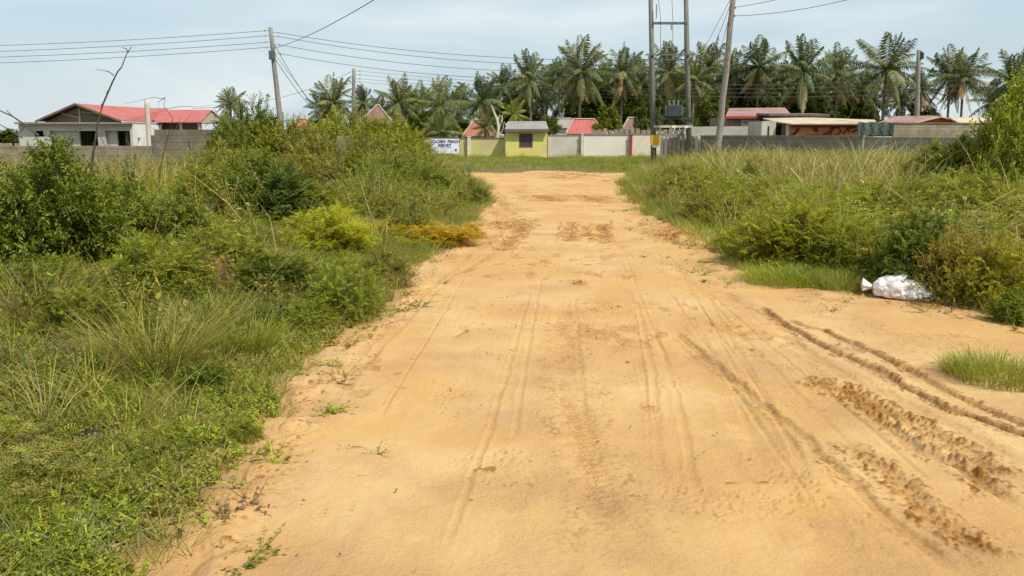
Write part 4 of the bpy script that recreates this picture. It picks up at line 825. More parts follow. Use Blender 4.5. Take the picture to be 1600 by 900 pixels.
pillar(907.5, 911.5, 210, 245, 61.8, M['trim'], 'slim pale pillar between grimy and clean white wall panels')
wall('compound_wall', (912, 984), 62, 62, (211.5, 211), M['white_wall'], 'clean off-white wall panel left of the red post', coping=M['slab'])
pillar(983.5, 987.5, 211.5, 244, 61.8, M['red_post'], 'dark red post in the off-white wall')
wall('compound_wall', (988, 1034), 62, 62, (210.5, 210), M['cream_wall'], 'cream wall panel right of the red post', coping=M['slab'])
# openwork wall behind
def openwork():
    a = P(925, HOR, 68); b = P(1110, HOR, 68); L = b[0]-a[0]; e = empty('openwork_wall', (a[0], a[1], 0), 'weathered decorative block wall with openings behind the off-white panels', 'wall')
    MB().box(0, L, -.08, .08, -.1, 1.62).build('wall_face', M['block_grey'], e); m = MB(); x = 0; k = 0
    while x < L-.3:
        m.box(x, x+.30, -.08, .08, 1.623, 1.98+.07*((k*7) % 3)); m.box(x+.303, x+.437, -.05, .05, 1.623, 1.72); m.box(x+.303, x+.437, -.05, .05, 1.86, 1.93); x += .44; k += 1
    m.build('block_lattice', M['block_grey'], e)
openwork()
# slab fence at the H pole
def slab_fence():
    a = P(1033, HOR, 50); b = P(1100, HOR, 47); d = Vector((b[0]-a[0], b[1]-a[1])); L = d.length
    e = empty('slab_fence', (a[0], a[1], 0), 'fence of upright grey concrete slabs with dark gaps behind the H pole', 'fence', rz=math.atan2(d.y, d.x)); x = 0; r = random.Random(3)
    while x < L:
        w = r.uniform(.24, .34); MB().box(x, x+w, -.05, .05, -.1, 1.5+r.uniform(-.05, .06)).build('slab', M['grey_plaster'] if r.random() < .5 else M['block_grey'], e, bevel=.012); x += w+r.uniform(.03, .09)
    MB().box(0, L, .07, .11, -.1, 1.38).build('backing_wall', M['block_dark'], e)
slab_fence()
wall('boundary_wall', (1097, 1350), 44, 38, (213.5, 214), M['block_dark'], 'long stained grey block wall behind the tall grass on the right', thick=.2, coping=M['block_grey'])
wall('boundary_wall', (1350, 1720), 38.2, 33, (214, 216), M['block_dark'], 'darker far-right continuation of the stained grey block wall', thick=.2)
wall('inner_wall', (1070, 1200), 53, 52, (198, 197), M['grey_plaster'], 'grey plastered wall in front of the pink-roofed house', thick=.15)
wall('inner_wall', (1395, 1560), 44, 44, (193.5, 194), M['block_grey'], 'plain grey-tan inner wall under the orange gable at the right', thick=.15, coping=M['timber'])

# ------------------------------------------------------------------ gatehouse
def gatehouse():
    Y = 61.2; a = P(790, 243, Y); b = P(855, 203, Y); w = b[0]-a[0]; zt = b[2]; e = empty('gatehouse', (a[0], Y, 0), 'small lemon-yellow gatehouse with brown window and grey mono-pitch roof', 'gatehouse')
    wx0 = P(811, HOR, Y)[0]-a[0]; wx1 = P(832.5, HOR, Y)[0]-a[0]; wz0 = P(0, 230.5, Y)[2]; wz1 = P(0, 208.5, Y)[2]
    m = MB().box(0, wx0, 0, .2, -.1, zt).box(wx1, w, 0, .2, -.1, zt).box(wx0, wx1, 0, .2, -.1, wz0).box(wx0, wx1, 0, .2, wz1, zt)
    zb0 = P(0, 189, Y+2)[2]-.09; zr0 = lambda y: zt-.03+(zb0-zt)*(y+.35)/3.35
    for xa in (0, w-.2): m.add([(xa, .2, -.1), (xa+.2, .2, -.1), (xa+.2, 2.99, -.1), (xa, 2.99, -.1), (xa, .2, zr0(.2)), (xa+.2, .2, zr0(.2)), (xa+.2, 2.99, zr0(2.95)), (xa, 2.99, zr0(2.95))], [(0,3,2,1),(4,5,6,7),(0,1,5,4),(1,2,6,5),(2,3,7,6),(3,0,4,7)])
    m.box(.2, w-.2, 2.8, 2.98, -.1, zr0(2.7)); m.build('wall', M['yellow_house'], e)
    f = MB().box(wx0, wx0+.07, -.02, .1, wz0, wz1).box(wx1-.07, wx1, -.02, .1, wz0, wz1).box(wx0+.07, wx1-.07, -.02, .1, wz1-.07, wz1).box(wx0+.07, wx1-.07, -.02, .1, wz0, wz0+.07).build('window', M['fascia'], e)
    l = MB(); n = 9
    for i in range(n): x = wx0+.09+(wx1-wx0-.18)*i/(n-1); l.box(x-.018, x+.018, .02, .045, wz0+.07, wz1-.07); z = wz0+.1+(wz1-wz0-.2)*i/(n-1); l.box(wx0+.07, wx1-.07, .048, .07, z-.018, z+.018)
    l.build('lattice', M['lattice'], f); MB().box(wx0+.07, wx1-.07, .09, .12, wz0+.07, wz1-.07).build('shutter', M['lattice'], f)
    zb = P(0, 189, Y+2)[2]
    MB().sheet([(-.05, -.35, zt+.05), (w+.1, -.35, zt+.05), (w+.02, 3.0, zb+.0), (.15, 3.0, zb+.0)], .07).build('roof', M['grey_roof'], e)
    MB().box(-.05, w+.1, -.39, -.353, zt-.12, zt+.06).build('fascia_board', M['fascia'], e)
gatehouse()
# leafy debris mound before the gatehouse
heap(822, 243.5, 1.1, .35, 900, 'brown dry weeds heaped at the foot of the gatehouse wall', [BRN, OLV*.7, STR*.5], .25)

# white sign painted panel on the wall
def text_mesh(txt, size, mat, name, parent, loc, thick=.004):
    cu = bpy.data.curves.new('t', 'FONT'); cu.body = txt; cu.size = size; cu.extrude = thick; cu.offset = .012; cu.align_x = 'CENTER'; cu.align_y = 'CENTER'
    o = bpy.data.objects.new('t', cu); me = bpy.data.meshes.new_from_object(o); bpy.data.objects.remove(o); me.materials.clear(); me.materials.append(mat)
    q = link(name, me, parent); q.rotation_euler = (math.pi/2, 0, 0); q.location = loc; return q
def sign():
    Y = 61.5; a = P(673, 240, Y); b = P(717, 217, Y); w = b[0]-a[0]; h = b[2]-a[2]
    e = empty('wall_sign', ((a[0]+b[0])/2, Y, 0), 'white rectangular resort sign with blue lettering on the yellow wall', 'sign')
    MB().box(-w/2, w/2, -.02, .05, a[2], b[2]).build('sign_panel', M['sign_white'], e)
    text_mesh('GOLDEN  BEACH', .285, M['ink'], 'sign_text', e, (0, -.028, b[2]-.2)); text_mesh('RESORT', .27, M['ink'], 'sign_text', e, (0, -.028, b[2]-.47))
    MB().box(-.35, .45, -.026, -.022, b[2]-.66, b[2]-.63).build('rule_line', M['ink'], e); MB().tube([(.8, -.021, a[2]+.25), (.8, -.03, a[2]+.25)], .09, 10).build('emblem', M['ink'], e)
sign()

# ------------------------------------------------------------------ houses
def left_house():
    Y = 62.0; X = lambda px, y=Y: (px-800)/F_PX*y; z = lambda py, y=Y: P(800, py, y)[2]; ox = X(45)
    e = empty('white_house', (ox, Y, 0), 'long white bungalow with red sheet roof and timber gable at the left', 'house')
    x = lambda px, y=Y: X(px, y)-ox
    zs = z(194); zl = z(204.5)
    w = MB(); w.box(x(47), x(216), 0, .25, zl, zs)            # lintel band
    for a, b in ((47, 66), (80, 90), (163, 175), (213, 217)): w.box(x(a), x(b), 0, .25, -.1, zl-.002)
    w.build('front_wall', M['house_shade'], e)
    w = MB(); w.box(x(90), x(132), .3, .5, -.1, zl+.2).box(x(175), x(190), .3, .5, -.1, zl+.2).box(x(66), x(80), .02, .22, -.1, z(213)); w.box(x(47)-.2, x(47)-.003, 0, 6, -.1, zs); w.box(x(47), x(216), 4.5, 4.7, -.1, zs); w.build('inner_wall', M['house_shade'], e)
    xs = x(217); s = MB(); s.box(xs, xs+.2, 0.0, 1.6, z(215), zs).box(xs, xs+.2, 0, 1.6, -.1, z(215)-.5)
    s.box(xs, xs+.2, 1.6, 4.5, -.1, zs); s.box(xs, xs+.2, 0, .35, z(215)-.5, z(215)); s.box(xs, xs+.2, .85, 1.6, z(215)-.5, z(215)).build('side_wall', M['white_paint'], e); s = MB(); s.box(xs+.2, x(262, 66.5), 4.4, 4.6, -.1, zs).build('side_wall', M['white_paint'], e)
    MB().box(x(43), x(219), -.5, 5, zs+.003, z(191)).build('flat_slab', M['slab'], e)
    for a, b in ((66, 80), (132, 163), (190, 213)):
        o = MB().box(x(a), x(b), 2.2, 2.3, -.1, zl).build('opening', M['dark'], e)
    MB().box(x(198), x(203), .8, .9, -.1, zl).build('door_leaf', M['timber'], e)
    # gable
    gx0, gx1, ap = x(76), x(206), x(138); ze = z(191)+.004; za = z(164); D = 9.0
    g = MB(); g.add([(gx0+.3, .1, ze), (gx1-.3, .1, ze), (ap, .1, za-.12), (gx0+.3, .25, ze), (gx1-.3, .25, ze), (ap, .25, za-.12)], [(0, 1, 2), (5, 4, 3), (0, 3, 4, 1), (1, 4, 5, 2), (2, 5, 3, 0)]); g.build('gable_boarding', M['timber'], e)
    t = MB(); t.box(ap-.06, ap+.06, -.02, .09, ze, za-.25); t.tube([(ap, .03, ze+.75), ((ap+gx1)/2, .03, ze+.6)], .05, 4); t.tube([(ap, .03, ze+.3), (gx0*.45+ap*.55, .03, ze+.65)], .05, 4); t.build('truss', M['truss'], e)
    for s_, a in (('l', gx0), ('r', gx1)):
        MB().add([(a, -.55, ze-.02), (ap, -.55, za-.02), (ap, -.55, za+.12), (a, -.55, ze+.12), (a, -.45, ze-.02), (ap, -.45, za-.02), (ap, -.45, za+.12), (a, -.45, ze+.12)], [(0, 1, 2, 3), (7, 6, 5, 4), (0, 4, 5, 1), (1, 5, 6, 2), (2, 6, 7, 3), (3, 7, 4, 0)]).build('bargeboard', M['fascia'], e)
    MB().sheet([(gx0-.1, -.44, ze+.10), (ap, -.44, za+.10), (ap, D, za+.10), (gx0-.1, D, ze+.10)], .05).build('roof_slope', M['red_roof_y'], e)
    MB().sheet([(ap, -.44, za+.10), (gx1+.1, -.44, ze+.10), (gx1+.1, 4.9, ze+.10), (x(250, 68), D, za+.05), (ap, D, za+.10)], .05).build('roof_slope', M['red_roof_y'], e)
    # cross wing
    yr = 8.0; zr = z(171.5, Y+yr); ye = 4.0; zee = z(190.5, Y+ye)
    MB().sheet([(x(255, Y+ye), ye, zee), (x(323, Y+ye), ye, zee), (x(341, Y+yr), yr, zr), (x(228, Y+yr), yr, zr)], .06).build('wing_roof', M['red_roof'], e)
    MB().sheet([(x(228, Y+yr), yr, zr), (x(341, Y+yr), yr, zr), (x(341, Y+yr)-.3, yr+4, zee), (x(230, Y+yr), yr+4, zee)], .06).build('wing_roof', M['red_roof'], e)
    MB().add([(x(323, Y+ye)+.0, ye+.2, zee-.1), (x(341, Y+yr)-.1, yr, zr-.1), (x(341, Y+yr)-.3, yr+4, zee-.1), (x(323, Y+ye)-.2, ye+.2, zee-.1), (x(341, Y+yr)-.3, yr, zr-.1), (x(341, Y+yr)-.5, yr+4, zee-.1)], [(0, 1, 2), (5, 4, 3), (0, 3, 4, 1), (1, 4, 5, 2), (2, 5, 3, 0)]).build('wing_gable', M['truss'], e)
    MB().box(x(262, 67.5), x(322, 67.5), 5.6, 5.8, -.1, zee-.05).build('wing_wall', M['fascia'], e)
    for p_ in (290, 318): MB().box(x(p_, 66.3), x(p_+3, 66.3), 4.3, 4.5, -.1, zee-.07).build('porch_post', M['house_shade'], e)
    l = MB().box(x(35)-.0, x(45)-.35, .5, 3, -.1, z(196)); l.build('side_annex', M['white_paint'], e)
left_house()
def hip(name, px0, px1, pyb, pyt, Y, mat, label, ridge=.25, depth=None, wallmat='grey_plaster', cat='house'):
    a = P(px0, pyb, Y); b = P(px1, pyb, Y); zt = P(0, pyt, Y+(depth or (b[0]-a[0]))/2)[2]; w = b[0]-a[0]; d = depth or w; ze = a[2]
    e = empty(name, (a[0], Y, 0), label, cat); r0, r1 = w*(.5-ridge/2), w*(.5+ridge/2)
    MB().add([(0, 0, ze), (w, 0, ze), (w, d, ze), (0, d, ze), (r0, d/2, zt), (r1, d/2, zt)], [(0, 1, 5, 4), (1, 2, 5), (2, 3, 4, 5), (3, 0, 4), (0, 3, 2, 1)]).build('roof', mat, e)
    MB().box(.3, w-.3, .3, d-.3, -.1, ze-.004).build('wall', M[wallmat], e)
    h = MB()
    for q, c in (((0, 0), r0), ((w, 0), r1)): h.tube([(q[0], q[1], ze+.05), (c, d/2, zt+.06)], .07, 5)
    h.tube([(r0, d/2, zt+.06), (r1, d/2, zt+.06)], .08, 5); h.build('ridge_cap', M['truss'], e); return e
hip('hipped_house', 445, 492, 206, 187, 70, M['faded_red'], 'pale red hipped roof peeking over the bushes right of the leaning pole')
hip('round_hut', 560, 614, 193, 165, 72, M['brown_roof'], 'brown pyramid-roofed hut rising behind the bushes below the palms', .05, wallmat='brick', cat='hut')
hip('hipped_house', 722, 778, 213, 188, 74, M['orange_roof'], 'orange-red roofed house left of the gatehouse', .35, wallmat='brick')
hip('hipped_house', 884, 945, 209, 187, 76, M['red_roof'], 'bright red roofed house behind the off-white wall', .55, wallmat='cream_wall')
hip('shed', 406, 436, 196, 184, 66, M['tan_roof'], 'small pale yellow roof glimpsed left of the leaning pole', .4, cat='shed')
hip('shed', 860, 905, 200, 186, 84, M['grey_roof'], 'grey gable roof behind the bright red roof', .5, cat='shed')
hip('shed', 972, 1012, 203, 185, 75, M['brown_roof'], 'small brown roofed hut beside the round green tree', .4, wallmat='brick', cat='shed')
def right_buildings():
    # pink roofed house
    Y = 60; X = lambda px, y=Y: (px-800)/F_PX*y; z = lambda py, y=Y: P(800, py, y)[2]; o0 = X(1128)
    e = empty('brick_house', (o0, Y, 0), 'brown brick house with faded pink roof and white-framed window', 'house'); x = lambda px, y=Y: X(px, y)-o0
    zt = z(182.5); wa, wb, za_, zb_ = x(1152), x(1184), z(197), z(187)
    MB().box(x(1128), wa, 0, .2, -.1, zt).box(wb, x(1226), 0, .2, -.1, zt).box(wa, wb, 0, .2, -.1, za_).box(wa, wb, 0, .2, zb_, zt).box(x(1128), x(1128)+.2, .2, 5, -.1, zt).box(x(1226)-.2, x(1226), .2, 5, -.1, zt).build('wall', M['brick'], e)
    f = MB().box(wa, wa+.1, -.03, .05, za_, zb_).box(wb-.1, wb, -.03, .05, za_, zb_).box(wa+.1, wb-.1, -.03, .05, zb_-.1, zb_).box(wa+.1, wb-.1, -.03, .05, za_, za_+.1).build('window', M['white_paint'], e)
    MB().box(wa+.1, wb-.1, .06, .08, za_+.1, zb_-.1).build('pane', M['grey_plaster'], f); MB().box(wb-.55, wb-.12, .03, .055, za_+.12, zb_-.12).build('pane', M['dark'], f)
    MB().sheet([(x(1124), -.5, zt+.05), (x(1226), -.5, zt+.05), (x(1217, 64), 4, z(168, 64)), (x(1132, 64), 4, z(169, 64))], .06).build('roof', M['pink_roof'], e)
    MB().sheet([(x(1132, 64), 4, z(169, 64)), (x(1217, 64), 4, z(168, 64)), (x(1226, 66), 8, zt+.05), (x(1130, 66), 8, zt+.05)], .06).build('roof', M['pink_roof'], e)
    MB().box(x(1124), x(1226), -.56, -.503, zt-.12, zt+.05).build('fascia_board', M['orange_gable'], e)
    # dark low roof
    a = P(1200, HOR, 57); b = P(1295, HOR, 57); e = empty('low_shed', (a[0], 57, 0), 'dark flat-roofed shed strip behind the tan roof', 'shed')
    w = b[0]-a[0]; zz = P(0, 178, 57)[2]; MB().sheet([(0, 0, zz), (w, 0, zz-.03), (w, 3, zz+.12), (0, 3, zz+.12)], .15).build('roof', M['fascia'], e); MB().box(.2, w-.2, .3, 2.8, -.1, zz-.16).build('wall', M['dark'], e)
    # tan roofed stall with orange wall
    Y = 47.5; o0 = X(1188, Y); e = empty('orange_shop', (o0, Y, 0), 'low orange-walled shop with dark red painted marks under a tan sheet roof', 'shop'); x = lambda px, y=Y: X(px, y)-o0; z = lambda py, y=Y: P(800, py, y)[2]
    MB().box(x(1225), x(1342), 0, .15, -.1, z(195)).build('front_wall', M['orange_wall'], e)
    MB().box(x(1188), x(1210), .6, .75, -.1, z(189)).box(x(1188), x(1188)+.15, .75, 3.4, -.1, z(189)).build('side_wall', M['grey_plaster'], e); MB().box(x(1342)-.15, x(1342), .15, 3.4, -.1, z(195)).build('side_wall', M['grey_plaster'], e)
    MB().box(x(1198), x(1199.6), .55, .597, -.1, z(197)).build('door_gap', M['dark'], e); MB().box(x(1209), x(1224), 1.2, 1.3, -.1, z(195)).build('doorway', M['dark'], e)
    MB().box(x(1220.5), x(1224), -.12, -.003, -.1, z(194)).build('post', M['trim'], e)
    MB().sheet([(x(1224), -.6, z(193.6, 46.9)), (x(1352), -.6, z(192.2, 46.9)), (x(1357, 50), 2.6, z(187, 50)), (x(1260, 51), 3.6, z(183.4, 51)), (x(1185, 51), 3.6, z(184.5, 51)), (x(1200, 48.5), 1.0, z(189, 48.5))], .06).build('roof', M['tan_roof'], e)
    MB().box(x(1224), x(1352), -.64, -.603, z(195.4, 46.9), z(193.8, 46.9)).build('fascia_board', M['timber'], e)
    m = MB(); r = random.Random(4)
    def stroke(pts, wd):
        for (a0, b0), (a1, b1) in zip(pts[:-1], pts[1:]): m.tube([(x(a0), -.006, z(b0)), (x(a1), -.006, z(b1))], wd, 6)
    stroke([(1288, 200), (1300, 199), (1305, 205), (1300, 211), (1290, 212)], .05); stroke([(1292, 199), (1288, 213)], .06); stroke([(1278, 211), (1286, 207), (1294, 201)], .07)
    stroke([(1262, 200), (1268, 202), (1266, 206)], .1); stroke([(1240, 201), (1234, 209), (1228, 212)], .09); stroke([(1308, 209), (1316, 201), (1326, 199)], .05); stroke([(1312, 198), (1318, 206)], .06)
    stroke([(1322, 206), (1334, 202)], .05); stroke([(1228, 198), (1338, 197.5)], .04); stroke([(1250, 212), (1300, 213)], .08); m.build('painted_marks', M['red_mark'], e)
    # cloth sheet
    a = P(1340, HOR, 45); b = P(1402, HOR, 45); w = b[0]-a[0]; z0 = P(0, 213, 45)[2]; z1 = P(0, 190, 45)[2]; nx, nz = 30, 10
    V = [(w*i/nx, .06*math.sin(i*.9)+.04*math.sin(i*2.1+j), z0+(z1-z0)*j/nz-(.05*math.sin(math.pi*i/nx*3)**2 if j == nz else 0)) for j in range(nz+1) for i in range(nx+1)]
    Fq = [(j*(nx+1)+i, j*(nx+1)+i+1, (j+1)*(nx+1)+i+1, (j+1)*(nx+1)+i) for j in range(nz) for i in range(nx)]
    o = link('cloth_screen', np_mesh('cloth_screen', V, Fq, M['tarp'], smooth=True), loc=(a[0], 45, 0)); tag(o, 'dark green-grey cloth screen hung beside the orange shop', 'tarpaulin')
    md = o.modifiers.new('thick', 'SOLIDIFY'); md.thickness = .015
    # red gabled house
    Y = 55; o0 = X(1355, Y); e = empty('gabled_house', (o0, Y, 0), 'house with faded red roof and small deep red gable with tan bargeboards', 'house'); x = lambda px, y=Y: X(px, y)-o0; z = lambda py, y=Y: P(800, py, y)[2]
    MB().box(x(1358), x(1500), .2, 6, -.1, z(196)).build('wall', M['cream_wall'], e)
    MB().sheet([(x(1355), 0, z(194)), (x(1420), 0, z(194.5)), (x(1452, 58), 3, z(180.5, 58)), (x(1385, 58), 3, z(181.5, 58))], .06).build('roof', M['pink_roof'], e)
    MB().add([(x(1405), -.3, z(195)), (x(1450), -.3, z(184)), (x(1500), -.3, z(195)), (x(1405), -.2, z(195)), (x(1450), -.2, z(184)), (x(1500), -.2, z(195))], [(0, 2, 1), (3, 4, 5), (0, 3, 5, 2), (2, 5, 4, 1), (1, 4, 3, 0)]).build('gable', M['orange_gable'], e)
    MB().sheet([(x(1396), -.6, z(195)), (x(1450), -.6, z(182)), (x(1450, 58), 3, z(182.5, 58)), (x(1400, 58), 3, z(194, 58))], .07).sheet([(x(1450), -.6, z(182)), (x(1506), -.6, z(195)), (x(1506, 58), 3, z(194, 58)), (x(1450, 58), 3, z(182.5, 58))], .07).build('gable_roof', M['tan_roof'], e)
    # tan roof at the right
    Y = 50; o0 = X(1470, Y); e = empty('tan_shed', (o0, Y, 0), 'long pale tan sheet roof shed at the far right behind the wall', 'shed'); x = lambda px, y=Y: X(px, y)-o0; z = lambda py, y=Y: P(800, py, y)[2]
    MB().box(x(1480), x(1640), .3, 5, -.1, z(195.5)).build('wall', M['block_dark'], e)
    MB().sheet([(x(1485), -.2, z(193)), (x(1660), -.2, z(193.5)), (x(1650, 53), 3, z(183, 53)), (x(1468, 53), 3, z(183, 53))], .07).build('roof', M['tan_roof'], e)
    MB().box(x(1490), x(1640), -.25, -.203, z(196), z(193.6)).build('fascia_board', M['fascia'], e)
right_buildings()

# ------------------------------------------------------------------ poles and wires
def pole(name, base_px, top, Y, r0, r1, mat, label, wob=.0, group='utility poles', topY=None, seg=8):
    b = P(base_px, HOR, Y); b[2] = 0; t = P(top[0], top[1], topY or Y); e = empty(name, b, label, 'utility pole', group); m = MB(); rr = random.Random(int(base_px))
    pts = []; 
    for i in range(seg+1):
        k = i/seg; q = (t-b)*k; pts.append((q[0]+rr.uniform(-wob, wob)*(0 < i < seg), q[1], q[2]-(.3 if i == 0 else 0)))
    m.tube(pts, [r0+(r1-r0)*i/seg for i in range(seg+1)], 12); m.build('shaft', mat, e, smooth=True)
    return e, t-b
def ins(e, p, d=(0, 0), n='insulator', s=1):
    MB().tube([(p[0], p[1], p[2]), (p[0]+d[0], p[1]+d[1], p[2]+.0)], .012*s, 5).build('bracket', M['steel'], e)
    q = (p[0]+d[0], p[1]+d[1], p[2]); m = MB(); m.tube([(q[0], q[1], q[2]-.05*s), (q[0], q[1], q[2]-.03*s), (q[0], q[1], q[2]), (q[0], q[1], q[2]+.03*s), (q[0], q[1], q[2]+.05*s)], [.025*s, .045*s, .03*s, .045*s, .02*s], 8); m.build(n, M['ceramic'], e)
    return q
YA = 45
eA, tA = pole('utility_pole', 443.5, (422.5, 43), YA, .17, .11, M['concrete_pole'], 'leaning grey utility pole with stacked insulators rising from the left bushes', .02)
at = lambda t, zpx, Y: t*((P(0, zpx, Y)[2])/t[2])
lA = []; rA = []
for py in (48, 56, 66, 74): c = at(tA, py, YA); lA.append(ins(eA, c, (-.30, 0))); 
for py in (51, 57, 70, 84): c = at(tA, py, YA); rA.append(ins(eA, c, (.38, 0)))
c = at(tA, 86, YA); MB().box(c[0]-.17, c[0]+.12, c[1]-.28, c[1]-.12, c[2]-.25, c[2]+.2).build('junction_box', M['steel'], eA)
YB = 75
eB, tB = pole('utility_pole', 550.5, (553, 107), YB, .20, .14, M['concrete_pole'], 'thin far utility pole with side brackets in front of the palms left of centre')
rB = []
for py in (111, 117, 123, 128): c = at(tB, py, YB); rB.append(ins(eB, c, (.55, 0), s=1.6))
for py in (121, 129): c = at(tB, py, YB); ins(eB, c, (-.2, -.1), s=2.5)
YH = 44
def hpole():
    bl = P(1023, HOR, YH); br = P(1079, HOR, YH); e = empty('transformer_structure', ((bl[0]+br[0])/2, YH, 0), 'tall twin-legged H pole structure carrying a dark transformer', 'utility pole'); ox = (bl[0]+br[0])/2
    for s_, (bp_, tp_) in enumerate((((1023.5), (1016.0, -42)), ((1079.5), (1071, -42)))):
        b = P(bp_, HOR, YH); t = P(tp_[0], tp_[1], YH); MB().tube([(b[0]-ox, 0, -.3), ((b[0]*.5+t[0]*.5)-ox, 0, t[2]/2), (t[0]-ox, 0, t[2])], [.155, .13, .11], 14).build('leg', M['h_pole'], e, smooth=True)
    xx = lambda px, py=HOR: P(px, py, YH)[0]-ox; zz = lambda py: P(0, py, YH)[2]
    MB().box(xx(1020, 37), xx(1073, 37), -.19, -.14, zz(39), zz(35)).build('cross_beam', M['steel'], e)
    MB().box(xx(1005, -36), xx(1090, -36), -.19, -.13, zz(-34), zz(-38)).build('top_arm', M['steel'], e)
    MB().box(xx(1008, 86), xx(1083, 86), -.2, -.14, zz(87), zz(84.6)).box(xx(1015, 93), xx(1080, 93), .14, .2, zz(94), zz(92)).build('fuse_arm', M['steel'], e)
    MB().box(xx(1017), xx(1082), -.22, -.14, zz(187), zz(183)).box(xx(1017), xx(1082), .14, .22, zz(187), zz(183)).build('platform_beam', M['dark_steel'], e)
    t = MB().box(xx(1040), xx(1062), -.32, .32, zz(182.5), zz(164.5)).build('transformer_tank', M['dark_steel'], e, bevel=.02)
    for fa, fb in ((xx(1037.6), xx(1040)-.004), (xx(1062)+.004, xx(1064.5))):
        f = MB()
        for k in range(7): f.box(fa, fb, -.27+k*.08, -.25+k*.08, zz(181), zz(166))
        f.build('cooling_fins', M['steel'], t)
    for k, px in enumerate((1044, 1051, 1058)):
        m = MB(); z0 = zz(164.3); m.tube([(xx(px), 0, z0+.03*i) for i in range(9)], [.03+.03*(i % 2) for i in range(9)], 8); m.build('bushing', M['ceramic'], t)
    for px in (1012, 1020, 1050, 1075, 1081): m = MB(); m.tube([(xx(px, 90), -.25, zz(93)), (xx(px, 90)+.02, -.27, zz(86))], .04, 6); m.build('fuse', M['ceramic'], e)
    for px, y0, y1 in ((1024, 8, 30), (1048, -30, 48)):
        m = MB(); m.tube([(xx(px, 37), -.24, zz(y1)), (xx(px, 37), -.24, zz(y0 if y0 > 0 else 35))], .035, 6); m.build('arrester', M['ceramic'], e)
    for k, (a, bx, cx) in enumerate(((1047, 1050, 1050), (1024, 1031, 1034), (1014, 1014, 1013), (1066, 1068, 1066))):
        m = MB(); m.tube([(xx(a, -30), -.24, zz(-30)), (xx(bx, 30), -.22, zz(30)), (xx(bx, 84), -.2, zz(84)), (xx(cx, 160), -.1, zz(160))][:4], .012, 4); m.build('drop_lead', M['wire'], e)
    for q in (98, 105): m = MB(); m.tube([(xx(1020+52*k/8), -.1, zz(q+10*math.sin(math.pi*k/8))) for k in range(9)], .012, 4); m.build('jumper_lead', M['wire'], e)
    MB().box(xx(1020), xx(1080), -.2, -.1, zz(199.5), zz(196)).build('lower_beam', M['grey_plaster'], e)
    for px in (1048, 1067): MB().box(xx(px), xx(px+6), -.27, -.203, zz(200), zz(196.5)).build('meter_cap', M['white_paint'], e)
    MB().box(xx(1016.5), xx(1030.5), -.24, -.2, zz(227), zz(211)).build('yellow_plate', M['sign_yellow'], e); MB().box(xx(1019), xx(1029), -.235, -.2, zz(230.5), zz(227)-.004).build('white_plate', M['sign_white'], e)
    return ox, xx, zz
oxH, xxH, zzH = hpole()
YC = 41
eC, tC = pole('utility_pole', 1121, (1149, -30), YC, .17, .12, M['old_pole'], 'rough weathered leaning pole right of the H pole', .035)
for py in (12, 25): c = at(tC, py, YC); ins(eC, c, (.12, -.05))
YD = 58
eD, tD = pole('utility_pole', 1434.5, (1435.5, 78), YD, .17, .13, M['concrete_pole'], 'plain utility pole with lamp head before the right palms')
MB().tube([(tD[0]+.1, tD[1]-.1, tD[2]-.1), (tD[0]+.22, tD[1]-.12, tD[2]-.25), (tD[0]+.22, tD[1]-.12, tD[2]-.55), (tD[0]+.1, tD[1]-.1, tD[2]-.7)], [.06, .12, .12, .05], 8).build('lamp_head', M['dark_steel'], eD)
eE, tE = pole('concrete_post', 232, (229, 154), 59, .17, .16, M['grey_plaster'], 'bare grey post standing against the red roof of the white house', group='posts')
eE['category'] = 'post'
def wire(a, b, sag, label, rad=.012, group='overhead wires', n=18):
    a = np.array(a, float); b = np.array(b, float); m = MB(); pts = []
    for i in range(n+1): k = i/n; p_ = a*(1-k)+b*k; p_[2] -= sag*4*k*(1-k); pts.append(p_-a)
    m.tube(pts, rad, 5); o = m.build('overhead_wire', M['wire']); o.location = a; tag(o, label, 'wire', group); return o
bA = np.array(eA.location); ordn = ['topmost', 'second', 'third', 'lowest']
for k, (q, ey) in enumerate(zip(lA, (73, 83, 91, 101))):
    wire(bA+np.array(q), P(-300, ey+2, 47+k*.1), .25, f'{ordn[k]} of the four wires running left from the leaning pole')
for k, (q, p2, py) in enumerate(zip(rA, (1015, 1015, 1015, 1015), (93, 101, 110, 118))):
    wire(bA+np.array(q), P(p2, py, YH-.2), .45+.05*k, f'{ordn[k]} of the four long wires from the leaning pole to the H pole')
wire(bA+at(tA, 76, YA), P(640, -35, 20), .2, 'single wire climbing steeply right from the leaning pole out of the top')
wire(bA+at(tA, 62, YA), P(516, 195, 70), .5, 'upper service cable dropping right from the leaning pole', .016)
wire(bA+at(tA, 88, YA), P(505, 185, 60), .3, 'lower service cable dropping right from the leaning pole', .016)
wire(bA+at(tA, 80, YA), P(492, 165, 62), .1, 'short steep service cable right of the leaning pole', .012)
wire(np.array(eB.location)+at(tB, 110, YB), P(300, 169, 66), .8, 'cable sagging from the far thin pole left to the red roof', .016)
bB = np.array(eB.location)
for k, q in enumerate(rB): wire(bB+np.array(q), P(1120, 140+5*k, 70), .35, f'{ordn[k]} of the four faint wires from the far thin pole across the palms')
wire(bB+np.array(rB[3]), P(600, 150, 78), .2, 'short cable dropping from the far thin pole to the palm beside it', .014)
bC = np.array(eC.location)
wire(bC+at(tC, 12, YC), P(1700, -210, 30), .75, 'upper of the two wires leaving the weathered pole to the right')
wire(bC+at(tC, 25, YC), P(1700, -150, 30), .85, 'lower of the two wires leaving the weathered pole to the right')
for k in range(4): wire(bC+at(tC, -14+k*7, YC), P(1098+k*12, 78+k*6, 66), .1, f'{ordn[k]} of the four wires fanning down left from the weathered pole', .014)
for k in range(4): wire(P(1080, 133+k*6, YH), P(1660, 98+k*9, 62), .4, f'{ordn[k]} of the four low wires from the H pole past the right palms', .012)

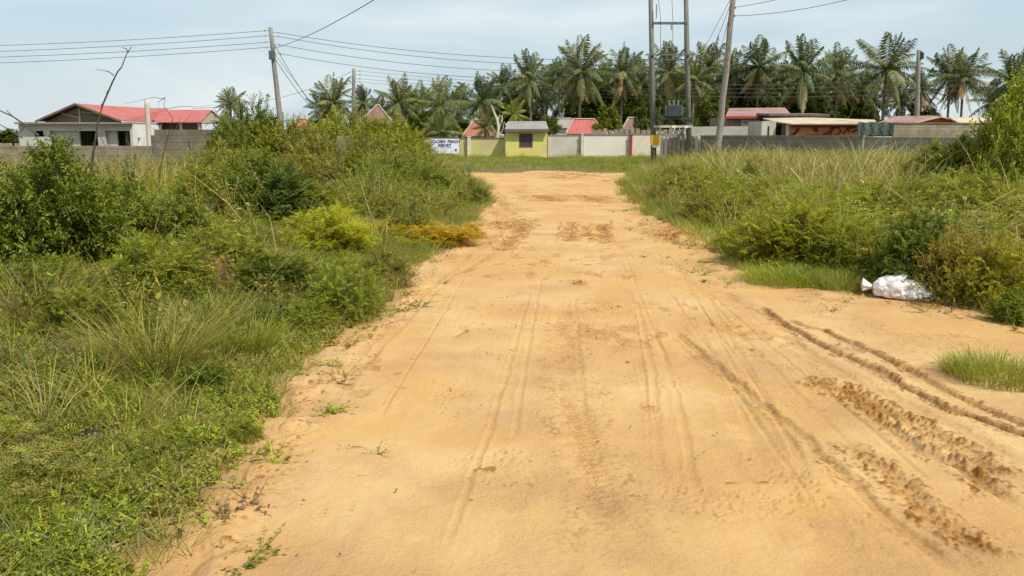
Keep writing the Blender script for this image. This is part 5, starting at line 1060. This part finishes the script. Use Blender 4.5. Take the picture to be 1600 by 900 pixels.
# ------------------------------------------------------------------ palms
rp_ = np.random.default_rng(41)
PG = np.array((.090, .120, .045)); PY = np.array((.22, .215, .095)); PD = np.array((.24, .185, .10))
def frond(r, az, el, Ln, droop, col, pairs=38, lw=.078):
    t = np.linspace(0, 1, pairs+1); d0 = np.array([math.cos(az)*math.cos(el), math.sin(az)*math.cos(el), math.sin(el)]); hz = np.array([math.cos(az), math.sin(az), 0])
    side = np.array([-math.sin(az), math.cos(az), 0]); bend = r.normal(0, .10)
    c = d0[None]*(t*Ln)[:, None]-np.array([0, 0, 1.])*(droop*Ln*t**2.2)[:, None]+side*(bend*Ln*t**2)[:, None]
    tg = unit(np.gradient(c, axis=0)); up = unit(np.cross(np.broadcast_to(side, tg.shape), tg)); up = np.where(up[:, 2:3] < 0, -up, up)*1.0
    Q = []; CC = []
    ll = .95*Ln/4*np.sin(.25+t*2.65)[1:]
    for sg in (-1, 1):
        hang = r.uniform(.25, 1.0)
        D = side*sg*.75+tg[1:]*.55-np.array([0, 0, 1.])*hang+rv(r, pairs)*.14
        q = leaves(c[1:], D, up[1:], ll*r.uniform(.8, 1.1, pairs), np.full(pairs, lw), 0, .2); Q.append(q)
        CC.append(np.repeat((col*(1+r.normal(0, .16, (pairs, 1))))[:, None], 4, 1))
    w = .035*(1-.7*t); sdv = side[None]*w[:, None]; q = np.stack([c[:-1]-sdv[:-1], c[:-1]+sdv[:-1], c[1:]+sdv[1:], c[1:]-sdv[1:]], 1); Q.append(q)
    CC.append(np.broadcast_to(np.array(col)*1.5+.03, q.shape)); return np.concatenate(Q).reshape(-1, 3), np.concatenate(CC).reshape(-1, 3)
PALM = []
for v in range(6):
    Vs = []; Cs = []; n = 31
    for i in range(n):
        k = i/n; az = i*2.4+rp_.normal(0, .2); el = math.radians(86-128*k+rp_.normal(0, 7)); Ln = 3.6*(.82+.25*math.sin(math.pi*min(1, k+.25)))*rp_.uniform(.78, 1.12)
        a, b = frond(rp_, az, el, Ln, .14+.30*k+rp_.uniform(0, .12), PG*(1-.1*k)*.95+(PY-PG)*max(0, rp_.normal(.12, .28))); Vs.append(a); Cs.append(b)
    V = np.concatenate(Vs); crown = np_mesh('crown', V, np.arange(len(V)).reshape(-1, 4), M['palm'], np.clip(np.concatenate(Cs), .01, .9))
    Vs = []; Cs = []
    for i in range(5 if v % 2 else 8):
        a, b = frond(rp_, rp_.uniform(0, 6.28), math.radians(rp_.uniform(-72, -35)), rp_.uniform(2.2, 3.2), .2, PD*rp_.uniform(.6, 1.2)); Vs.append(a); Cs.append(b)
    V = np.concatenate(Vs); dead = np_mesh('dead_fronds', V, np.arange(len(V)).reshape(-1, 4), M['dry'], np.clip(np.concatenate(Cs), .01, .9))
    m = MB()
    for i in range(9): a = i*.7; p_ = np.array((math.cos(a)*.3, math.sin(a)*.3, -.35-.1*(i % 2))); m.tube([p_+(0, 0, .14), p_+(0, 0, .09), p_, p_-(0, 0, .09), p_-(0, 0, .14)], [.02, .11, .14, .11, .02], 7)
    cm = bpy.data.meshes.new('coconuts'); cm.from_pydata(m.v, [], m.f); cm.materials.append(M['stem'])
    m = MB(); m.tube([(0, 0, 0), (.03*v, .02, .25), (.05*(v-2), .0, .5), (.03*(v-3), 0, .75), (0, 0, 1)], [.20, .15, .13, .125, .13], 10); tm = bpy.data.meshes.new('trunk'); tm.from_pydata(m.v, [], m.f); tm.materials.append(M['palm_trunk']); tm.polygons.foreach_set('use_smooth', [True]*len(tm.polygons))
    PALM.append((crown, dead, cm, tm))
pc = [0]
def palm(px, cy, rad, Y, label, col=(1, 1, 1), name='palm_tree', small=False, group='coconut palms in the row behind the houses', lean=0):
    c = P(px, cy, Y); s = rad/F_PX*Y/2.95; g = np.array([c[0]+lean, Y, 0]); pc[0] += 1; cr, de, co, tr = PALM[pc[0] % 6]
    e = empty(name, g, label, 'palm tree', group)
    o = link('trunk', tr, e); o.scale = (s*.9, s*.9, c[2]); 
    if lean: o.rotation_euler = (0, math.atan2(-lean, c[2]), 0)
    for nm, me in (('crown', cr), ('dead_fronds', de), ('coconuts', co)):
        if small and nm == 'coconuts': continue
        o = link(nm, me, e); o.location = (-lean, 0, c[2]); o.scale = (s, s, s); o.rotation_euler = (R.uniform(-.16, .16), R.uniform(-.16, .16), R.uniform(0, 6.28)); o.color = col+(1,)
        if nm == 'dead_fronds' and pc[0] % 3 == 0: o.scale = (s*.8, s*.8, s*.8)
    return e
G1 = (1.5, 1.36, 1.08); G2 = (1.08, 1.04, .92); G3 = (1.5, 1.35, 1.0)
# front row, left to right
PL = [
 (360, 162, 26, 75, 'small lone palm crown just right of the red roof at far left', G2),
 (505, 172, 30, 92, 'low palm crown close right of the leaning pole cables', G2),
 (520, 160, 42, 82, 'spreading grey-green palm left of the far thin pole', G1),
 (567, 160, 26, 84, 'narrow palm whose fronds show right beside the far thin pole', G2),
 (622, 160, 42, 80, 'light green palm above the brown pyramid roof to its right', G3),
 (655, 165, 34, 95, 'darker palm squeezed between two light green ones', G2),
 (688, 165, 46, 76, 'light green low palm directly above the white sign', G3),
 (752, 157, 42, 88, 'dark open-crowned palm left of and above the gatehouse', G2),
 (788, 135, 32, 104, 'dark palm behind and right of the open-crowned one', G2),
 (828, 124, 44, 96, 'grey-green palm directly above the gatehouse', G1),
 (874, 118, 28, 106, 'small dark palm crown wedged left of the tallest central palm', G2),
 (908, 112, 54, 95, 'tallest full-crowned palm left of the H pole', G1),
 (945, 128, 34, 104, 'dark palm right behind the tallest central one', G2),
 (972, 112, 42, 97, 'palm with visible pale trunk left of the H pole', G1),
 (1000, 125, 34, 104, 'dark palm immediately left of the H pole legs', G2),
 (1045, 112, 44, 93, 'palm crown framed between the two legs of the H pole', G1),
 (1083, 126, 40, 90, 'drooping palm right behind the right leg of the H pole', G1),
 (1108, 102, 40, 100, 'tall palm between the H pole and the weathered pole', G1),
 (1147, 118, 40, 98, 'palm crown directly behind the weathered pole', G2),
 (1186, 104, 46, 95, 'palm with upright dark fronds right of the weathered pole', G2),
 (1218, 128, 38, 104, 'dark palm in the gap right of the upright-fronded one', G2),
 (1256, 112, 54, 90, 'broad olive palm above the tan roof of the orange shop', (1.15, 1.12, 1.05)),
 (1308, 116, 44, 95, 'palm above the right part of the orange shop roof', G1),
 (1345, 140, 36, 102, 'dark low palm left of the tall feathery right palm', G2),
 (1386, 108, 54, 90, 'tall feathery palm left of the plain pole on the right', (1.25, 1.2, 1)),
 (1438, 140, 36, 92, 'short olive palm directly behind the plain pole on the right', (1.3, 1.2, 1)),
 (1486, 118, 44, 96, 'dark palm forming the left half of the twin right palms', G2),
 (1506, 122, 44, 92, 'olive-brown palm forming the right half of the twin right palms', (1.35, 1.15, .9)),
 (1582, 126, 50, 94, 'tall dark palm at the right picture edge', G2),
 (1552, 158, 34, 100, 'low dark palm left of the tall one at the right edge', G2),
]
for px, cy, rd, Y, lb, cl in PL: palm(px, cy, rd, Y, lb, cl)
palm(802, 178, 24, 72, 'young yellow-green palm sprouting behind the gatehouse roof', (1.8, 1.7, .8), small=True)
palm(690, 206, 36, 66, 'very low palm with fronds hanging over the yellow wall above the sign', (1.3, 1.25, .9), small=True)
palm(758, 200, 22, 68, 'little dark palm clump between the low palm and the gatehouse', G2, small=True)
# second row, darker, filling the gaps
back = [(715, 178, 36), (770, 165, 38), (808, 160, 42), (850, 150, 42), (890, 150, 44), (930, 150, 44), (965, 150, 42), (1010, 148, 44), (1060, 148, 44), (1100, 150, 44), (1135, 152, 44), (1165, 148, 44), (1205, 152, 44), (1235, 154, 42), (1285, 150, 44), (1325, 156, 40), (1365, 158, 36), (1410, 158, 34), (640, 182, 34), (590, 182, 30)]
BK = ['left of the gatehouse above the orange-red roof', 'above the bare pale tree', 'above the gatehouse roof', 'right of the gatehouse above the small round tree', 'above the bright red roof', 'above the bright green rounded tree', 'above the red post', 'behind the left leg of the H pole', 'between the legs of the H pole', 'between the H pole and the weathered pole', 'just right of the weathered pole', 'above the left end of the pink roof', 'above the right end of the pink roof', 'above the dark flat shed roof', 'above the middle of the tan shop roof', 'above the dark red painted marks', 'above the green-grey cloth screen', 'left of the plain right pole', 'just above the left edge of the white sign', 'above the brown pyramid roof']
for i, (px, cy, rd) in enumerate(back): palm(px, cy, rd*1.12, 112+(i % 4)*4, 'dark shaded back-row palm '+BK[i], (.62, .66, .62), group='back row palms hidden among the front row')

# ------------------------------------------------------------------ broadleaf trees
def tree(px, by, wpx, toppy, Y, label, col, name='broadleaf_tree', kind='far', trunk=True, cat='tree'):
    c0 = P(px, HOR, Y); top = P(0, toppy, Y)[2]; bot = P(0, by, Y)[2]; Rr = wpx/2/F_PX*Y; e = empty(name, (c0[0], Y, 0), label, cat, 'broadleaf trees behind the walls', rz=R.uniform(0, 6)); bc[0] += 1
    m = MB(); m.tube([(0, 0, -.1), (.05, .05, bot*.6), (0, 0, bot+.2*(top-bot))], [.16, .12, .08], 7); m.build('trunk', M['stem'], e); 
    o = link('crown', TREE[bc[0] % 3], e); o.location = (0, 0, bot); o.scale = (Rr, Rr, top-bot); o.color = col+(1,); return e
TREE = []
for v in range(3):
    V1, C1, _ = bush_arrays(rb, 1.0, 1.0, 90, 16, 10, .085, .045, base=GRN*.75, tipc=GRN*1.1, low=.3); V1 = V1.copy(); V1[:, 2] = V1[:, 2]*1.0-.0
    TREE.append(np_mesh('crown', V1, np.arange(len(V1)).reshape(-1, 4), M['leaf'], C1))
tree(951, 207, 46, 171, 72, 'bright green rounded tree behind the off-white wall', (1.2, 1.15, 1))
tree(858, 211, 36, 184, 67, 'small round dark green tree right of the gatehouse', (.8, .9, 1))
tree(1112, 203, 60, 146, 66, 'large grey-green tree right of the transformer', (.9, .95, 1.5))
tree(1012, 205, 40, 152, 70, 'dark tree left of the transformer behind the H pole', (.8, .85, 1.3))
tree(1050, 205, 60, 158, 74, 'dark tree directly behind the transformer', (.6, .7, 1))
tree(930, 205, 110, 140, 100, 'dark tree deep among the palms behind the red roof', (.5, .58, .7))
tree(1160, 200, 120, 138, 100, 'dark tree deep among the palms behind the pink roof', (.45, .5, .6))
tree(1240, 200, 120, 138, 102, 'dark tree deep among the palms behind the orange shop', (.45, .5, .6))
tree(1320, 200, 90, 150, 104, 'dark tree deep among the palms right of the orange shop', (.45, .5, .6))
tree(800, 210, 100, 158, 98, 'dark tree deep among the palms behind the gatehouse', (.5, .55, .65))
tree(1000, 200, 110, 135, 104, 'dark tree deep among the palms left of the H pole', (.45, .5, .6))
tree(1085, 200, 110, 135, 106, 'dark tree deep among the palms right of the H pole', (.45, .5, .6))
tree(660, 215, 70, 180, 84, 'dark shaded tree under the palms left of the sign', (.55, .6, .7))
tree(610, 205, 60, 178, 88, 'dark tree beside the brown pyramid roof', (.6, .65, .7))
tree(720, 212, 60, 190, 86, 'dark tree left of the orange-red roof', (.6, .65, .6))
tree(500, 205, 60, 186, 95, 'dark tree low on the horizon below the left palms', (.7, .75, .8))
tree(20, 224, 70, 204, 110, 'low dark tree at the far left horizon beside the white house', (.6, .75, .7))
tree(-40, 224, 90, 206, 112, 'wide low tree at the extreme left horizon', (.6, .75, .7))
tree(1440, 200, 60, 168, 92, 'dark tree behind the plain pole on the right', (.55, .6, .6))
# bare pale tree by the gatehouse
def bare():
    Y = 64; b = P(776, HOR, Y); e = empty('bare_tree', (b[0], Y, 0), 'bare pale-barked tree just left of the gatehouse', 'tree'); m = MB(); q = lambda px, py: P(px, py, Y)-np.array([b[0], Y, 0])
    m.tube([q(775, 245), q(777, 215), q(779, 200), q(777, 188), q(772, 175), q(768, 165)], [.15, .13, .11, .09, .06, .03], 7); m.tube([q(779, 200), q(784, 190), q(785, 180)], [.09, .06, .03], 6); m.tube([q(777, 188), q(781, 180), q(786, 186)], [.06, .04, .02], 5); m.tube([q(777, 215), q(785, 205), q(788, 190)], [.07, .05, .03], 5); m.build('trunk', M['trim'], e)
bare()
